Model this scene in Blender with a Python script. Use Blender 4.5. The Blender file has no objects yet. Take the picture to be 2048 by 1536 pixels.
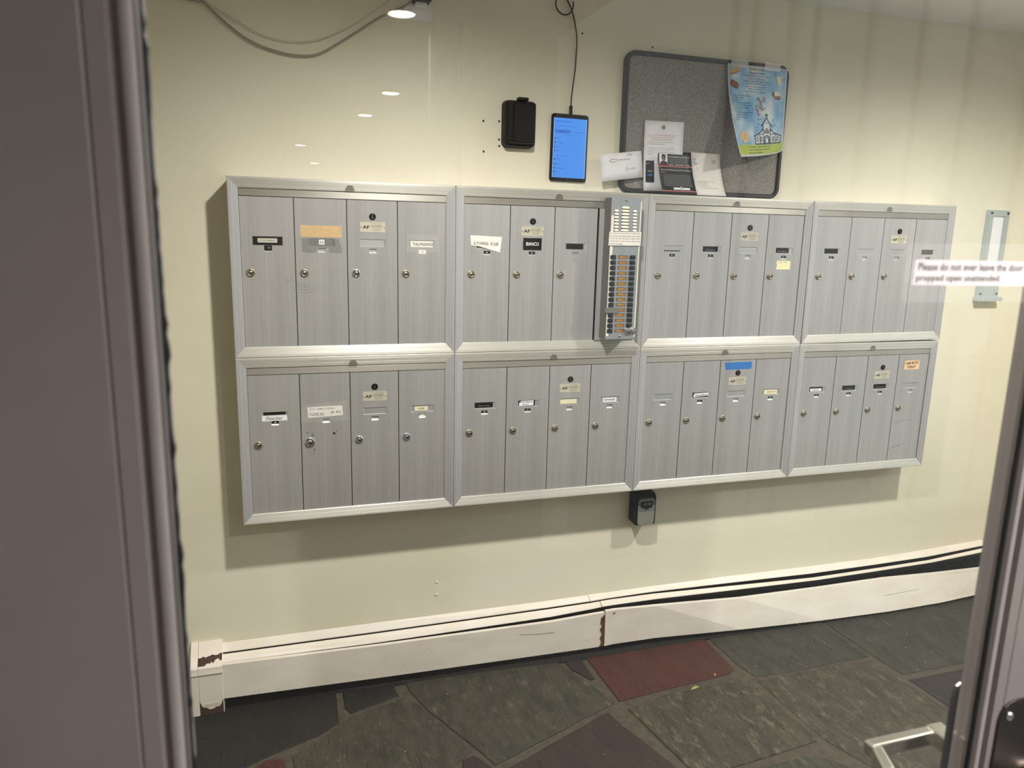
import bpy, math, random
from mathutils import Vector, Matrix
random.seed(7)
SC = bpy.context.scene
COL = SC.collection
PI = math.pi

# ------------------------------------------------------------------ camera
WALL = 0.11            # y of the mailbox wall; the mailbox fronts stand at y = 0
GLY = -1.679           # y of the glass of the entrance door
CEIL = 2.275
cam_d = bpy.data.cameras.new('camera')
cam_d.sensor_width = 36.0
cam_d.lens = 26.2418
cam_d.clip_start = 0.02
cam_d.dof.use_dof = True
cam_d.dof.focus_distance = 2.35
cam_d.dof.aperture_fstop = 6.2
cam = bpy.data.objects.new('camera', cam_d)
COL.objects.link(cam)
cam.matrix_world = Matrix(((0.9536043609575956, 0.03739518586244, -0.29873118825621353, 0.113),
                           (-0.300176014124158, 0.19419541504193052, -0.933907116003099, -2.209),
                           (0.02308859690819323, 0.9802498359352099, 0.1964107325015745, 1.484),
                           (0, 0, 0, 1)))
SC.camera = cam

# ------------------------------------------------------------------ world, exposure
w = bpy.data.worlds.new('world')
SC.world = w
w.use_nodes = True
bg = w.node_tree.nodes['Background']
bg.inputs[0].default_value = (0.86, 0.93, 1.0, 1)
bg.inputs[1].default_value = 1.6
SC.view_settings.view_transform = 'Standard'
SC.view_settings.look = 'None'
SC.view_settings.gamma = 1.0
SC.view_settings.use_curve_mapping = False
SC.view_settings.exposure = 0.68
LOBBY_W = 88.0        # watts of each recessed light of the lobby
HALL_W = 22.0         # watts of each recessed light behind the glass door

# ------------------------------------------------------------------ helpers
def lin(c):
    if isinstance(c, str):
        c = [int(c[i:i + 2], 16) / 255 for i in (0, 2, 4)]
    return tuple(((x / 12.92) if x <= 0.04045 else ((x + 0.055) / 1.055) ** 2.4) for x in c) + (1.0,)


class NT:
    """small wrapper to write node trees"""
    def __init__(s, m):
        s.t = m.node_tree
        s.b = s.t.nodes.get('Principled BSDF')

    def n(s, typ, **kw):
        nd = s.t.nodes.new(typ)
        for k, v in kw.items():
            if k.startswith('i_'):
                nd.inputs[k[2:].replace('_', ' ')].default_value = v
            else:
                setattr(nd, k, v)
        return nd

    def l(s, a, b):
        s.t.links.new(a, b)

    def coord(s, scale=(1, 1, 1), kind='Object'):
        tc = s.n('ShaderNodeTexCoord')
        mp = s.n('ShaderNodeMapping')
        mp.inputs['Scale'].default_value = scale
        s.l(tc.outputs[kind], mp.inputs['Vector'])
        return mp.outputs['Vector']

    def noise(s, vec, scale, detail=3.0, rough=0.5):
        nd = s.n('ShaderNodeTexNoise')
        nd.inputs['Scale'].default_value = scale
        nd.inputs['Detail'].default_value = detail
        nd.inputs['Roughness'].default_value = rough
        if vec is not None:
            s.l(vec, nd.inputs['Vector'])
        return nd.outputs['Fac']

    def ramp(s, fac, *stops):
        nd = s.n('ShaderNodeValToRGB')
        cr = nd.color_ramp
        while len(cr.elements) < len(stops):
            cr.elements.new(0.5)
        for e, (p, c) in zip(cr.elements, stops):
            e.position = p
            e.color = lin(c) if not isinstance(c, (int, float)) else (c, c, c, 1)
        s.l(fac, nd.inputs['Fac'])
        return nd.outputs['Color']

    def mix(s, fac, a, b, mode='MIX'):
        nd = s.n('ShaderNodeMix', data_type='RGBA', blend_type=mode)
        for k, v in ((0, fac), (6, a), (7, b)):
            if hasattr(v, 'is_linked') or hasattr(v, 'links'):
                s.l(v, nd.inputs[k])
            elif isinstance(v, (int, float)):
                nd.inputs[k].default_value = v
            else:
                nd.inputs[k].default_value = lin(v)
        return nd.outputs[2]

    def bump(s, h, strength, dist):
        nd = s.n('ShaderNodeBump')
        nd.inputs['Strength'].default_value = strength
        nd.inputs['Distance'].default_value = dist
        s.l(h, nd.inputs['Height'])
        s.l(nd.outputs['Normal'], s.b.inputs['Normal'])


def mat(name, c, rough=0.5, metal=0.0, **kw):
    m = bpy.data.materials.new(name)
    m.use_nodes = True
    b = m.node_tree.nodes['Principled BSDF']
    b.inputs['Base Color'].default_value = lin(c)
    b.inputs['Roughness'].default_value = rough
    b.inputs['Metallic'].default_value = metal
    for k, v in kw.items():
        b.inputs[k.replace('_', ' ')].default_value = v
    return m


def mottled(name, c1, c2, rough=0.6, scale=12, bump=0.0, bscale=120, bdist=0.002, stretch=(1, 1, 1), metal=0.0):
    """paint, stone, plastic: two close colours in soft patches and a fine relief"""
    m = mat(name, c1, rough, metal)
    t = NT(m)
    v = t.coord(stretch)
    t.l(t.ramp(t.noise(v, scale, 5, .6), (.35, c1), (.65, c2)), t.b.inputs['Base Color'])
    if bump:
        t.bump(t.noise(v, bscale, 4, .6), bump, bdist)
    return m


def brushed(name, c, rough, axis, metal=0.75, var=0.05):
    """brushed aluminium: grain along one axis, highlights spread along the other"""
    m = mat(name, c, rough, metal)
    t = NT(m)
    st = (3, 3, 160) if axis == 'x' else (160, 160, 2.2)
    v = t.coord(st)
    n1 = t.noise(v, 1.0, 4, .65)
    v2 = t.coord((1.5, 1.5, 30) if axis == 'x' else (24, 24, 1.2))
    n2 = t.noise(v2, 1.0, 3, .6)
    L = lin(c)
    d = lambda k: tuple(min(1, max(0, (x * (1 + k)))) for x in L[:3])
    nd = t.n('ShaderNodeMath', operation='ADD')
    t.l(n1, nd.inputs[0]); t.l(n2, nd.inputs[1])
    hf = t.n('ShaderNodeMath', operation='MULTIPLY'); t.l(nd.outputs[0], hf.inputs[0]); hf.inputs[1].default_value = .5
    rp = t.n('ShaderNodeValToRGB')
    rp.color_ramp.elements[0].position = .35; rp.color_ramp.elements[0].color = d(-var * 2) + (1,)
    rp.color_ramp.elements[1].position = .65; rp.color_ramp.elements[1].color = d(var) + (1,)
    t.l(hf.outputs[0], rp.inputs['Fac'])
    t.l(rp.outputs['Color'], t.b.inputs['Base Color'])
    t.b.inputs['Anisotropic'].default_value = 0.7
    tg = t.n('ShaderNodeCombineXYZ')
    tg.inputs[0 if axis == 'z' else 2].default_value = 1.0
    t.l(tg.outputs[0], t.b.inputs['Tangent'])
    return m


ORG = {}


class MB:
    """collects boxes, prisms, tubes and lettering; build() links them as ONE mesh object"""
    def __init__(s):
        s.v, s.f, s.m, s.sm = [], [], [], []

    def add(s, verts, faces, m=0, smooth=False):
        o = len(s.v)
        s.v += [tuple(p) for p in verts]
        s.f += [tuple(i + o for i in f) for f in faces]
        s.m += [m] * len(faces)
        s.sm += [smooth] * len(faces)
        return s

    def box(s, x0, x1, y0, y1, z0, z1, m=0):
        v = [(x0, y0, z0), (x1, y0, z0), (x1, y1, z0), (x0, y1, z0), (x0, y0, z1), (x1, y0, z1), (x1, y1, z1), (x0, y1, z1)]
        return s.add(v, [(0, 3, 2, 1), (4, 5, 6, 7), (0, 1, 5, 4), (1, 2, 6, 5), (2, 3, 7, 6), (3, 0, 4, 7)], m)

    def rbox(s, x0, x1, y0, y1, z0, z1, r=.003, ch=.0, m=0, k=4, taper=0.0):
        """upright plate with corners rounded in the wall plane and a chamfered front (front = y0)"""
        def ring(inset, y):
            out = []
            rr = max(r - inset, .0004)
            for cx, cz, a0 in ((x1 - inset - rr, z1 - inset - rr, 0), (x0 + inset + rr, z1 - inset - rr, 90),
                               (x0 + inset + rr, z0 + inset + rr, 180), (x1 - inset - rr, z0 + inset + rr, 270)):
                for i in range(k + 1):
                    a = math.radians(a0 + 90 * i / k)
                    out.append((cx + rr * math.cos(a), y, cz + rr * math.sin(a)))
            return out
        rings = [ring(0, y1), ring(taper, y0 + ch)]
        if ch:
            rings.append(ring(taper + ch * .35, y0 + ch * .35))
            rings.append(ring(taper + ch, y0))
        n = len(rings[0])
        v = sum(rings, [])
        f = []
        for q in range(len(rings) - 1):
            for i in range(n):
                j = (i + 1) % n
                f.append((q * n + i, q * n + j, (q + 1) * n + j, (q + 1) * n + i))
        f.append(tuple(range((len(rings) - 1) * n, len(rings) * n)))
        f.append(tuple(reversed(range(n))))
        return s.add(v, [tuple(reversed(q)) for q in f], m)

    def sheet(s, pts, y, t=.0004, m=0):
        """flat polygon of (x, z) points standing at y, thickness t towards +y; points counter-clockwise seen from -y"""
        n = len(pts)
        v = [(a, y, b) for a, b in pts] + [(a, y + t, b) for a, b in pts]
        f = [tuple(range(n)), tuple(reversed(range(n, 2 * n)))]
        f += [(i, i + n, (i + 1) % n + n, (i + 1) % n) for i in range(n)]
        return s.add(v, f, m)

    def lathe(s, c, prof, axis='y', k=20, m=0, smooth=True):
        """profile (radius, offset) turned about an axis through c; offsets along +axis"""
        v, f = [], []
        for r, h in prof:
            for i in range(k):
                a = 2 * PI * i / k
                u, w_ = r * math.cos(a), r * math.sin(a)
                if axis == 'y':
                    v.append((c[0] + u, c[1] + h, c[2] + w_))
                elif axis == 'z':
                    v.append((c[0] + u, c[1] + w_, c[2] + h))
                else:
                    v.append((c[0] + h, c[1] + u, c[2] + w_))
        for q in range(len(prof) - 1):
            for i in range(k):
                j = (i + 1) % k
                f.append((q * k + i, q * k + j, (q + 1) * k + j, (q + 1) * k + i))
        f.append(tuple(range((len(prof) - 1) * k, len(prof) * k)))
        f.append(tuple(reversed(range(k))))
        return s.add(v, f, m, smooth)

    def tube(s, path, r, k=8, m=0):
        P = [Vector(p) for p in path]
        v, f = [], []
        up = Vector((.13, .9, .31)).normalized()
        for i, p in enumerate(P):
            d = (P[min(i + 1, len(P) - 1)] - P[max(i - 1, 0)]).normalized()
            a = d.cross(up).normalized()
            b = d.cross(a).normalized()
            rr = r[i] if isinstance(r, (list, tuple)) else r
            for q in range(k):
                an = 2 * PI * q / k
                v.append(tuple(p + (a * math.cos(an) + b * math.sin(an)) * rr))
        for i in range(len(P) - 1):
            for q in range(k):
                j = (q + 1) % k
                f.append((i * k + q, i * k + j, (i + 1) * k + j, (i + 1) * k + q))
        f.append(tuple(range(k)))
        f.append(tuple(range((len(P) - 1) * k, len(P) * k)))
        return s.add(v, f, m, True)

    def extr(s, prof, x0, x1, m=0):
        """profile of (y, z) points swept along x"""
        n = len(prof)
        v = [(x0, a, b) for a, b in prof] + [(x1, a, b) for a, b in prof]
        f = [(i, (i + 1) % n, (i + 1) % n + n, i + n) for i in range(n)]
        f += [tuple(reversed(range(n))), tuple(range(n, 2 * n))]
        return s.add(v, f, m)

    def text(s, body, x, z, w_, h, y, m=0, fn=None, italic=False, skew=0.0, bold=0.0):
        """lettering fitted into the box x, z, w_, h standing at y (or laid through fn(u, v))"""
        vs, fs = letters(body, bold)
        for p in vs:
            u, q = x + p[0] * w_ + (p[1] * h * .25 if italic else 0), z + p[1] * h + p[0] * w_ * skew
            s.v.append(fn(u, q) if fn else (u, y, q))
        o = len(s.v) - len(vs)
        s.f += [tuple(i + o for i in f) for f in fs]
        s.m += [m] * len(fs)
        s.sm += [False] * len(fs)
        return s

    def build(s, name, mats, parent=None, local=False, bevel=0.0, seg=2, fix=True):
        me = bpy.data.meshes.new(name)
        off = Vector((0, 0, 0))
        if parent is not None and not local:
            off = ORG[parent.name]
        me.from_pydata([(p[0] - off.x, p[1] - off.y, p[2] - off.z) for p in s.v], [], s.f)
        for mm in (mats if isinstance(mats, (list, tuple)) else [mats]):
            me.materials.append(mm)
        me.polygons.foreach_set('material_index', s.m)
        me.polygons.foreach_set('use_smooth', s.sm)
        me.update()
        o = bpy.data.objects.new(name, me)
        COL.objects.link(o)
        ORG[o.name] = off.copy()
        if parent is not None:
            o.parent = parent
        if bevel:
            b = o.modifiers.new('bevel', 'BEVEL')
            b.width = bevel
            b.segments = seg
            b.limit_method = 'ANGLE'
            b.angle_limit = math.radians(40)
        return o


_LET = {}


def letters(body, bold=0.0):
    if (body, bold) in _LET:
        return _LET[body, bold]
    cu = bpy.data.curves.new('lettering', 'FONT')
    cu.body = body
    cu.resolution_u = 2
    cu.offset = bold
    cu.space_line = 1.15
    ob = bpy.data.objects.new('lettering', cu)
    COL.objects.link(ob)
    dg = bpy.context.evaluated_depsgraph_get()
    me = bpy.data.meshes.new_from_object(ob.evaluated_get(dg))
    V = [(p.co.x, p.co.y) for p in me.vertices]
    F = [tuple(q.vertices) for q in me.polygons]
    bpy.data.objects.remove(ob)
    bpy.data.meshes.remove(me)
    bpy.data.curves.remove(cu)
    x0, x1 = min(a for a, b in V), max(a for a, b in V)
    y0, y1 = min(b for a, b in V), max(b for a, b in V)
    V = [((a - x0) / (x1 - x0), (b - y0) / (y1 - y0 + 1e-9)) for a, b in V]
    _LET[body, bold] = (V, F)
    return V, F


def tag(o, label=None, cat=None, group=None, kind=None):
    if label: o['label'] = label
    if cat: o['category'] = cat
    if group: o['group'] = group
    if kind: o['kind'] = kind
    return o


def thing(name, loc, label, cat, group=None, rot=None):
    o = bpy.data.objects.new(name, None)
    o.empty_display_size = .05
    COL.objects.link(o)
    o.location = loc
    if rot: o.rotation_euler = rot
    ORG[o.name] = Vector(loc)
    return tag(o, label, cat, group)


def dup(o, parent, loc=None):
    c = o.copy()
    COL.objects.link(c)
    c.parent = parent
    if loc is not None: c.location = loc
    ORG[c.name] = ORG[parent.name] if parent else Vector(loc or (0, 0, 0))
    return c


def spline(pts, n=6):
    out = []
    P = [Vector(p) for p in pts]
    for i in range(len(P) - 1):
        a, b, c, d = P[max(i - 1, 0)], P[i], P[i + 1], P[min(i + 2, len(P) - 1)]
        for q in range(n):
            t = q / n
            out.append(.5 * ((2 * b) + (c - a) * t + (2 * a - 5 * b + 4 * c - d) * t * t + (3 * b - a - 3 * c + d) * t ** 3))
    out.append(P[-1])
    return out


# ------------------------------------------------------------------ materials
M_wall = mat('cream_paint', 'E6DEC6', .55)
t = NT(M_wall)
v = t.coord()
t.l(t.ramp(t.noise(v, 2.2, 4, .6), (.3, 'E5DDC4'), (.7, 'ECE5D0')), t.b.inputs['Base Color'])
t.bump(t.noise(t.coord((1, 1, .8)), 260, 5, .65), .22, .0012)
M_ceil = mottled('ceiling_paint', 'D9D6D0', 'E0DDD6', .8, 4, .1, 200)
M_hall = mottled('hall_paint', '9C978C', 'A59F93', .7, 3)
M_grout = mottled('grout', '3B3428', '4C4335', .9, 40, .6, 160, .003)
M_rail = brushed('brushed_rail', 'DDD9CF', .44, 'x', .52)
M_stile = brushed('brushed_stile', 'D0CFCF', .44, 'z', .52)
M_door = brushed('brushed_door', 'D3D1CF', .46, 'z', .64, .07)
M_head = brushed('brushed_header', 'B9B4AA', .42, 'x', .65)
M_pock = mat('pocket_metal', 'BBBCBA', .48, .6)
M_black = mat('black_gap', '0C0C0C', .8)
M_plastic = mottled('black_plastic', '0B0B0B', '101010', .5, 60)
M_plastic.node_tree.nodes['Principled BSDF'].inputs['Specular IOR Level'].default_value = .25
M_matteblack = mat('black_label', '0E0E10', .45)
M_nickel = mat('lock_nickel', 'A39B8A', .42, .9)
M_chrome = mat('lock_chrome', 'D8D8D8', .16, 1.0)
M_dark = mat('hole_louver_shade', '0A0908', .5)
M_camlock = mat('cam_lock', '1E1C1A', .4, .6)
M_afplate = mat('maker_plate', 'CFC8B4', .45, .25)
M_ink = mat('ink', '16161A', .6)
M_pen = mat('pen_ink', '55504A', .7)
M_white = mat('white_print', 'F0F0EC', .55)
M_paper = mottled('paper', 'EFEAE2', 'E9E4DC', .7, 30)
M_paperw = mottled('white_paper', 'F2F0F0', 'EBE9EA', .65, 20)
M_cream = mottled('cream_label', 'E9E0C0', 'E2D8B4', .65, 50)
M_mask = mottled('masking_tape', 'D9B98A', 'CDAB7B', .7, 60)
M_blue = mottled('blue_tape', '2F6FB8', '3A79C0', .65, 60)
M_orange = mottled('orange_label', 'F0C9A0', 'EBC094', .65, 50)
M_yellow = mat('yellow_label', 'F3EDBD', .6)
M_beige = mat('beige_insert', 'C9C3B2', .6)
M_red = mat('red_print', 'B8383A', .6)
M_darkred = mat('dark_red_print', '7A1620', .55)
M_greyprint = mat('grey_print', '8A8A8E', .6)
M_tape = mat('clear_tape', 'F4F4F4', .2, 0, Alpha=.30)
M_tape2 = mat('clear_tape_faint', 'E8E6DE', .25, 0, Alpha=.06)
M_smear = mat('pencil_smear', '6E6E6C', .6, .2, Alpha=.24)
M_smudge = mat('rail_smudge', '5E5C58', .6, .2, Alpha=.30)
M_heat = mat('heater_enamel', 'EADFD0', .42)
t = NT(M_heat)
v = t.coord()
sp = t.ramp(t.noise(v, 42, 6, .7), (.70, 0.0), (.735, 1.0))
st = t.ramp(t.noise(t.coord((1, 1, 3)), 6, 4, .6), (.35, 'E9DFD2'), (.7, 'DFD3C4'))
t.l(t.mix(sp, st, '8A6A50'), t.b.inputs['Base Color'])
M_rust = mottled('rust', '6B3B1E', '4A2A18', .9, 90, .5, 200)
M_maroon = mottled('bare_primer', '4E3328', '3A241C', .85, 70, .4, 200)
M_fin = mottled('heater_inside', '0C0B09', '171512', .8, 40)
M_mauve = mottled('mauve_paint', '837976', '8A807D', .42, 6, .12, 90, .0012)
M_bead_lit = mottled('bead_paint_lit', '968D8B', '9F9694', .36, 10, .1, 120)  # stile paint lightened so that the beads look lit
M_bead_in = mottled('inner_bead_paint', '8D8C7E', '97958A', .45, 10)
M_seal = mat('black_sealant', '131214', .6)
M_steel = mat('brushed_steel', 'B9B2A6', .30, 1.0)
M_leversteel = mat('lever_steel', 'E2DCCF', .24, 1.0)
M_darksteel = mat('dark_steel', '5B5350', .34, 1.0)
M_icface = brushed('intercom_face', 'B7BCC2', .38, 'z', .6)
M_icside = mat('intercom_side', '6F6D66', .5, .5)
M_louver = mat('louver_paint', 'EFE6D2', .5, .1)
M_brass = mottled('brass_slot', 'C79B57', 'A87C3C', .4, 200, 0, 1, 1, (1, 1, 1), .35)
M_button = mat('button_black', '17181C', .35)
M_buttontop = mat('button_edge', '2E3036', .4)
M_glassm = bpy.data.materials.new('glass')
M_glassm.use_nodes = True
nt = M_glassm.node_tree
nt.nodes.clear()
out = nt.nodes.new('ShaderNodeOutputMaterial')
mx = nt.nodes.new('ShaderNodeMixShader')
tr = nt.nodes.new('ShaderNodeBsdfTransparent')
tr.inputs[0].default_value = (.97, .985, .975, 1)
gl = nt.nodes.new('ShaderNodeBsdfGlossy')
gl.inputs['Roughness'].default_value = 0.0
fr = nt.nodes.new('ShaderNodeFresnel')
gm = nt.nodes.new('ShaderNodeNewGeometry')
io = nt.nodes.new('ShaderNodeMix')          # the Fresnel node inverts the index on back faces; undo that for a thin pane
io.inputs[2].default_value = 1.52
io.inputs[3].default_value = 1 / 1.52
nt.links.new(gm.outputs['Backfacing'], io.inputs[0])
nt.links.new(io.outputs[0], fr.inputs['IOR'])
nt.links.new(fr.outputs[0], mx.inputs[0])
nt.links.new(tr.outputs[0], mx.inputs[1])
nt.links.new(gl.outputs[0], mx.inputs[2])
nt.links.new(mx.outputs[0], out.inputs[0])


def emit(name, c, s):
    m = mat(name, '000000', .5)
    b = m.node_tree.nodes['Principled BSDF']
    b.inputs['Emission Color'].default_value = lin(c)
    b.inputs['Emission Strength'].default_value = s
    return m


M_lamp = emit('lamp_lens', 'FFF1D8', 22.0)
M_screen = emit('tablet_screen', '4C95F4', 0.62)
M_screen2 = emit('tablet_tab', '3C7CDD', 0.55)
M_screen3 = emit('tablet_edge', 'A8D0FF', .66)
M_screentext = emit('tablet_text', '1D4C9C', .42)

# ------------------------------------------------------------------ room shell
def struct(name, mb, m, parent=None, **kw):
    o = mb.build(name, m, parent, **kw)
    if parent is None: o['kind'] = 'structure'
    return o


XL, XR = -1.30, 3.075
BACK = -11.5
wall_back = struct('wall_back', MB().box(XL - .1, XR + .1, WALL, WALL + .12, -.05, CEIL + .1), M_wall)
wall_left = struct('wall_left', MB().box(XL - .12, XL, BACK, WALL, -.05, CEIL + .1), M_wall)
wr = MB().box(XR, XR + .12, -.30, WALL, -.05, CEIL + .1)
wr.box(XR, XR + .12, GLY, -1.50, -.05, CEIL + .1)
wr.box(XR, XR + .12, -1.50, -.30, -.05, .30)
wr.box(XR, XR + .12, -1.50, -.30, 2.10, CEIL + .1)
wall_right = struct('wall_right', wr, M_wall)
wall_outside = struct('wall_outside', MB().box(1.37, 24.0, -9.2, -9.0, -.1, 6.5), mottled('pale_siding', '8C8B87', '96958F', .8, 2))
wall_hall = struct('wall_far', MB().box(XL - .12, 1.25, BACK - .12, BACK, -.05, CEIL + .1), M_hall)
cm = MB().box(XL - .1, XR + .12, GLY - .03, WALL + .1, CEIL, CEIL + .1)
cm.box(XL - .1, 1.25, BACK, GLY - .03, CEIL, CEIL + .1)
wall_side = struct('wall_side', MB().box(1.25, 1.37, BACK, -4.2, -.05, CEIL + .1), M_hall)
ceiling = struct('ceiling', cm, M_ceil)
floor = struct('floor', MB().box(XL - .1, XR + .12, GLY - .03, WALL + .1, -.1, 0), M_grout)
paving = struct('ground', MB().box(XL - .1, 24.0, BACK - 4, GLY - .03, -.1, -.002), mottled('pale_paving', '66645F', '5A5854', .9, 6))

# front wall around the entrance door, with a tall side window
GL0, GL1 = .043, .807                       # edges of the door glass
DX0, DX1, DZ1 = GL0 - .135, GL1 + .135, 2.12
fw = MB()
fw.box(XL, DX0 - .045, GLY - .03, GLY + .07, 0, CEIL)
fw.box(DX0 - .045, DX1 + .045, GLY - .03, GLY + .07, DZ1 + .045, CEIL)
fw.box(DX1 + .045, 1.16, GLY - .03, GLY + .07, 0, CEIL)
fw.box(1.16, 2.95, GLY - .03, GLY + .07, 0, .42)
fw.box(1.16, 2.95, GLY - .03, GLY + .07, 2.12, CEIL)
fw.box(2.95, XR, GLY - .03, GLY + .07, 0, CEIL)
wall_front = struct('wall_front', fw, M_hall)
tf = MB()
tf.box(DX0 - .045, DX0 - .004, GLY - .045, GLY + .08, 0, DZ1 + .045)
tf.box(DX1 + .004, DX1 + .045, GLY - .045, GLY + .08, 0, DZ1 + .045)
tf.box(DX0 - .045, DX1 + .045, GLY - .045, GLY + .08, DZ1 + .004, DZ1 + .045)
struct('trim_1', tf, M_mauve, bevel=.003)
wf = MB()
for a in ((1.16, 1.21, .42, 2.12), (2.90, 2.95, .42, 2.12), (1.21, 2.90, .42, .47), (1.21, 2.90, 2.07, 2.12), (2.03, 2.07, .47, 2.07)):
    wf.box(a[0], a[1], GLY - .035, GLY + .075, a[2], a[3])
window_1 = struct('window_1', wf, M_mauve, bevel=.003)
MB().box(1.20, 2.04, GLY - .003, GLY + .003, .46, 2.08).build('pane', M_glassm, window_1)
MB().box(2.06, 2.91, GLY - .003, GLY + .003, .46, 2.08).build('pane', M_glassm, window_1)

wf = MB()
for a in ((-1.50, -1.45, .30, 2.10), (-.35, -.30, .30, 2.10), (-1.45, -.35, .30, .35), (-1.45, -.35, 2.05, 2.10)):
    wf.box(XR + .02, XR + .09, a[0], a[1], a[2], a[3])
window_2 = struct('window_2', wf, M_mauve, bevel=.003)
MB().box(XR + .05, XR + .056, -1.46, -.34, .34, 2.06).build('pane', M_glassm, window_2)

# ------------------------------------------------------------------ flagstone floor
def stone_mat(name, base, light, dark, dirx=.55, amount=.5):
    m = mat(name, base, .66, 0, Specular_IOR_Level=.3)
    t = NT(m)
    tc = t.n('ShaderNodeTexCoord')
    mp = t.n('ShaderNodeMapping')
    mp.inputs['Rotation'].default_value = (0, 0, dirx + 1.15)
    mp.inputs['Scale'].default_value = (2.2, 1, 1)
    t.l(tc.outputs['Object'], mp.inputs['Vector'])
    v = mp.outputs['Vector']
    c0 = t.ramp(t.noise(v, 9, 6, .65), (.3, dark), (.7, base))
    wear = t.ramp(t.noise(v, 13, 9, .76), (.57 - .05 * amount, 0.0), (.66 - .05 * amount, 1.0))
    mp2 = t.n('ShaderNodeMapping')
    mp2.inputs['Rotation'].default_value = (0, 0, dirx + 1.25)
    mp2.inputs['Scale'].default_value = (5, 1, 1)
    t.l(tc.outputs['Object'], mp2.inputs['Vector'])
    fine = t.ramp(t.noise(mp2.outputs['Vector'], 24, 8, .72), (.58, 0.0), (.68, .55))
    wf_ = t.n('ShaderNodeMath', operation='MULTIPLY'); t.l(wear, wf_.inputs[0]); wf_.inputs[1].default_value = .42
    c1 = t.mix(wf_.outputs[0], c0, light)
    c2 = t.mix(fine, c1, light)
    mp3 = t.n('ShaderNodeMapping')
    mp3.inputs['Rotation'].default_value = (0, 0, dirx)
    mp3.inputs['Scale'].default_value = (7, 1, 1)
    t.l(tc.outputs['Object'], mp3.inputs['Vector'])
    cr = t.ramp(t.noise(mp3.outputs['Vector'], 9, 5, .62), (.335 + .02 * amount, .85), (.375 + .02 * amount, 0.0))
    t.l(t.mix(cr, c2, dark), t.b.inputs['Base Color'])
    hb = t.n('ShaderNodeMath', operation='ADD')
    t.l(t.noise(v, 12, 7, .7), hb.inputs[0])
    t.l(wear, hb.inputs[1])
    hs = t.n('ShaderNodeMath', operation='SUBTRACT'); t.l(hb.outputs[0], hs.inputs[0]); t.l(cr, hs.inputs[1])
    t.bump(hs.outputs[0], .55, .004)
    return m


SM = dict(green=stone_mat('green_slate', '423E32', '746C58', '2A271F'),
          green2=stone_mat('green_slate_worn', '474133', '7F745D', '2B2820', .5, 1.1),
          grey=stone_mat('grey_slate', '3F3B32', '645E4F', '2A2821', .6, .4),
          dark=stone_mat('dark_slate', '201F1B', '35332C', '171612', .2, .15),
          red=stone_mat('red_slate', '49241D', '5F4237', '3C1C16', .4, .1),
          brown=stone_mat('brown_slate', '33271F', '4E4136', '271D18', .3, .15),
          maroon=stone_mat('maroon_slate', '2D2523', '423934', '231C1A', .2, .2))
Y0 = .105
STONES = [
    ('dark', [(-.62, Y0), (.258, Y0), (.257, .009), (.255, -.113), (.193, -.156), (.071, -.201), (-.007, -.237), (-.35, -.36), (-.62, -.36)]),
    ('dark', [(.277, Y0), (.444, Y0), (.447, .007), (.452, -.023), (.291, -.078), (.275, -.044)]),
    ('green', [(.285, -.095), (.462, -.036), (.507, -.091), (.613, -.345), (.556, -.39), (.44, -.62), (.2, -.66), (.125, -.4), (.108, -.228), (.197, -.168)]),
    ('green', [(.474, Y0), (1.022, Y0), (1.024, .01), (1.090, -.159), (1.114, -.25), (.662, -.423), (.63, -.348), (.525, -.132), (.485, 0)]),
    ('maroon', [(1.038, Y0), (1.108, Y0), (1.109, -.106), (1.094, -.115), (1.047, -.039)]),
    ('red', [(1.124, Y0), (1.612, Y0), (1.616, .03), (1.609, -.179), (1.582, -.205), (1.32, -.230), (1.132, -.248)]),
    ('brown', [(1.074, -.285), (1.091, -.359), (1.123, -.45), (1.160, -.571), (1.165, -.75), (.7, -.8), (.63, -.62), (.678, -.448)]),
    ('green2', [(1.141, -.290), (1.299, -.252), (1.578, -.237), (1.619, -.276), (1.632, -.585), (1.557, -.596), (1.329, -.617), (1.21, -.630), (1.187, -.579)]),
    ('grey', [(1.628, Y0), (2.132, Y0), (2.136, .01), (2.137, -.245), (1.773, -.254), (1.652, -.248), (1.631, -.171)]),
    ('green2', [(1.641, -.268), (1.68, -.264), (2.128, -.260), (2.146, -.418), (2.15, -.62), (2.16, -.9), (1.75, -.95), (1.70, -.72), (1.654, -.59)]),
    ('grey', [(2.145, Y0), (3.05, Y0), (3.05, -.378), (2.166, -.374), (2.150, -.247)]),
    ('maroon', [(2.160, -.404), (2.7, -.397), (2.75, -.66), (2.18, -.66), (2.166, -.577)]),
    ('green', [(1.20, -.665), (1.32, -.648), (1.55, -.628), (1.59, -.643), (1.68, -.74), (1.70, -1.0), (1.2, -1.0)]),
    ('red', [(-.003, -.262), (.037, -.222), (.088, -.229), (.098, -.30), (.05, -.42), (-.15, -.45), (-.3, -.38)]),
    ('brown', [(.575, -.375), (.615, -.366), (.655, -.43), (.615, -.49), (.56, -.455)]),
    ('green', [(-1.28, Y0), (-.64, Y0), (-.64, -.36), (-1.28, -.36)]),
    ('grey', [(-1.28, -.385), (-.36, -.385), (-.20, -.47), (-.22, -1.0), (-1.28, -1.0)]),
    ('green', [(-.18, -.475), (.05, -.445), (.11, -.42), (.18, -.68), (.42, -.65), (.40, -1.0), (-.20, -1.0)]),
    ('grey', [(.44, -.66), (.54, -.48), (.60, -.52), (.68, -.83), (1.17, -.78), (1.18, -1.0), (.42, -1.0)]),
    ('grey', [(2.18, -.69), (3.05, -.68), (3.05, -1.0), (2.19, -1.0)]),
]
kinds = ['green', 'grey', 'dark', 'brown', 'green2', 'red', 'maroon']
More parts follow.
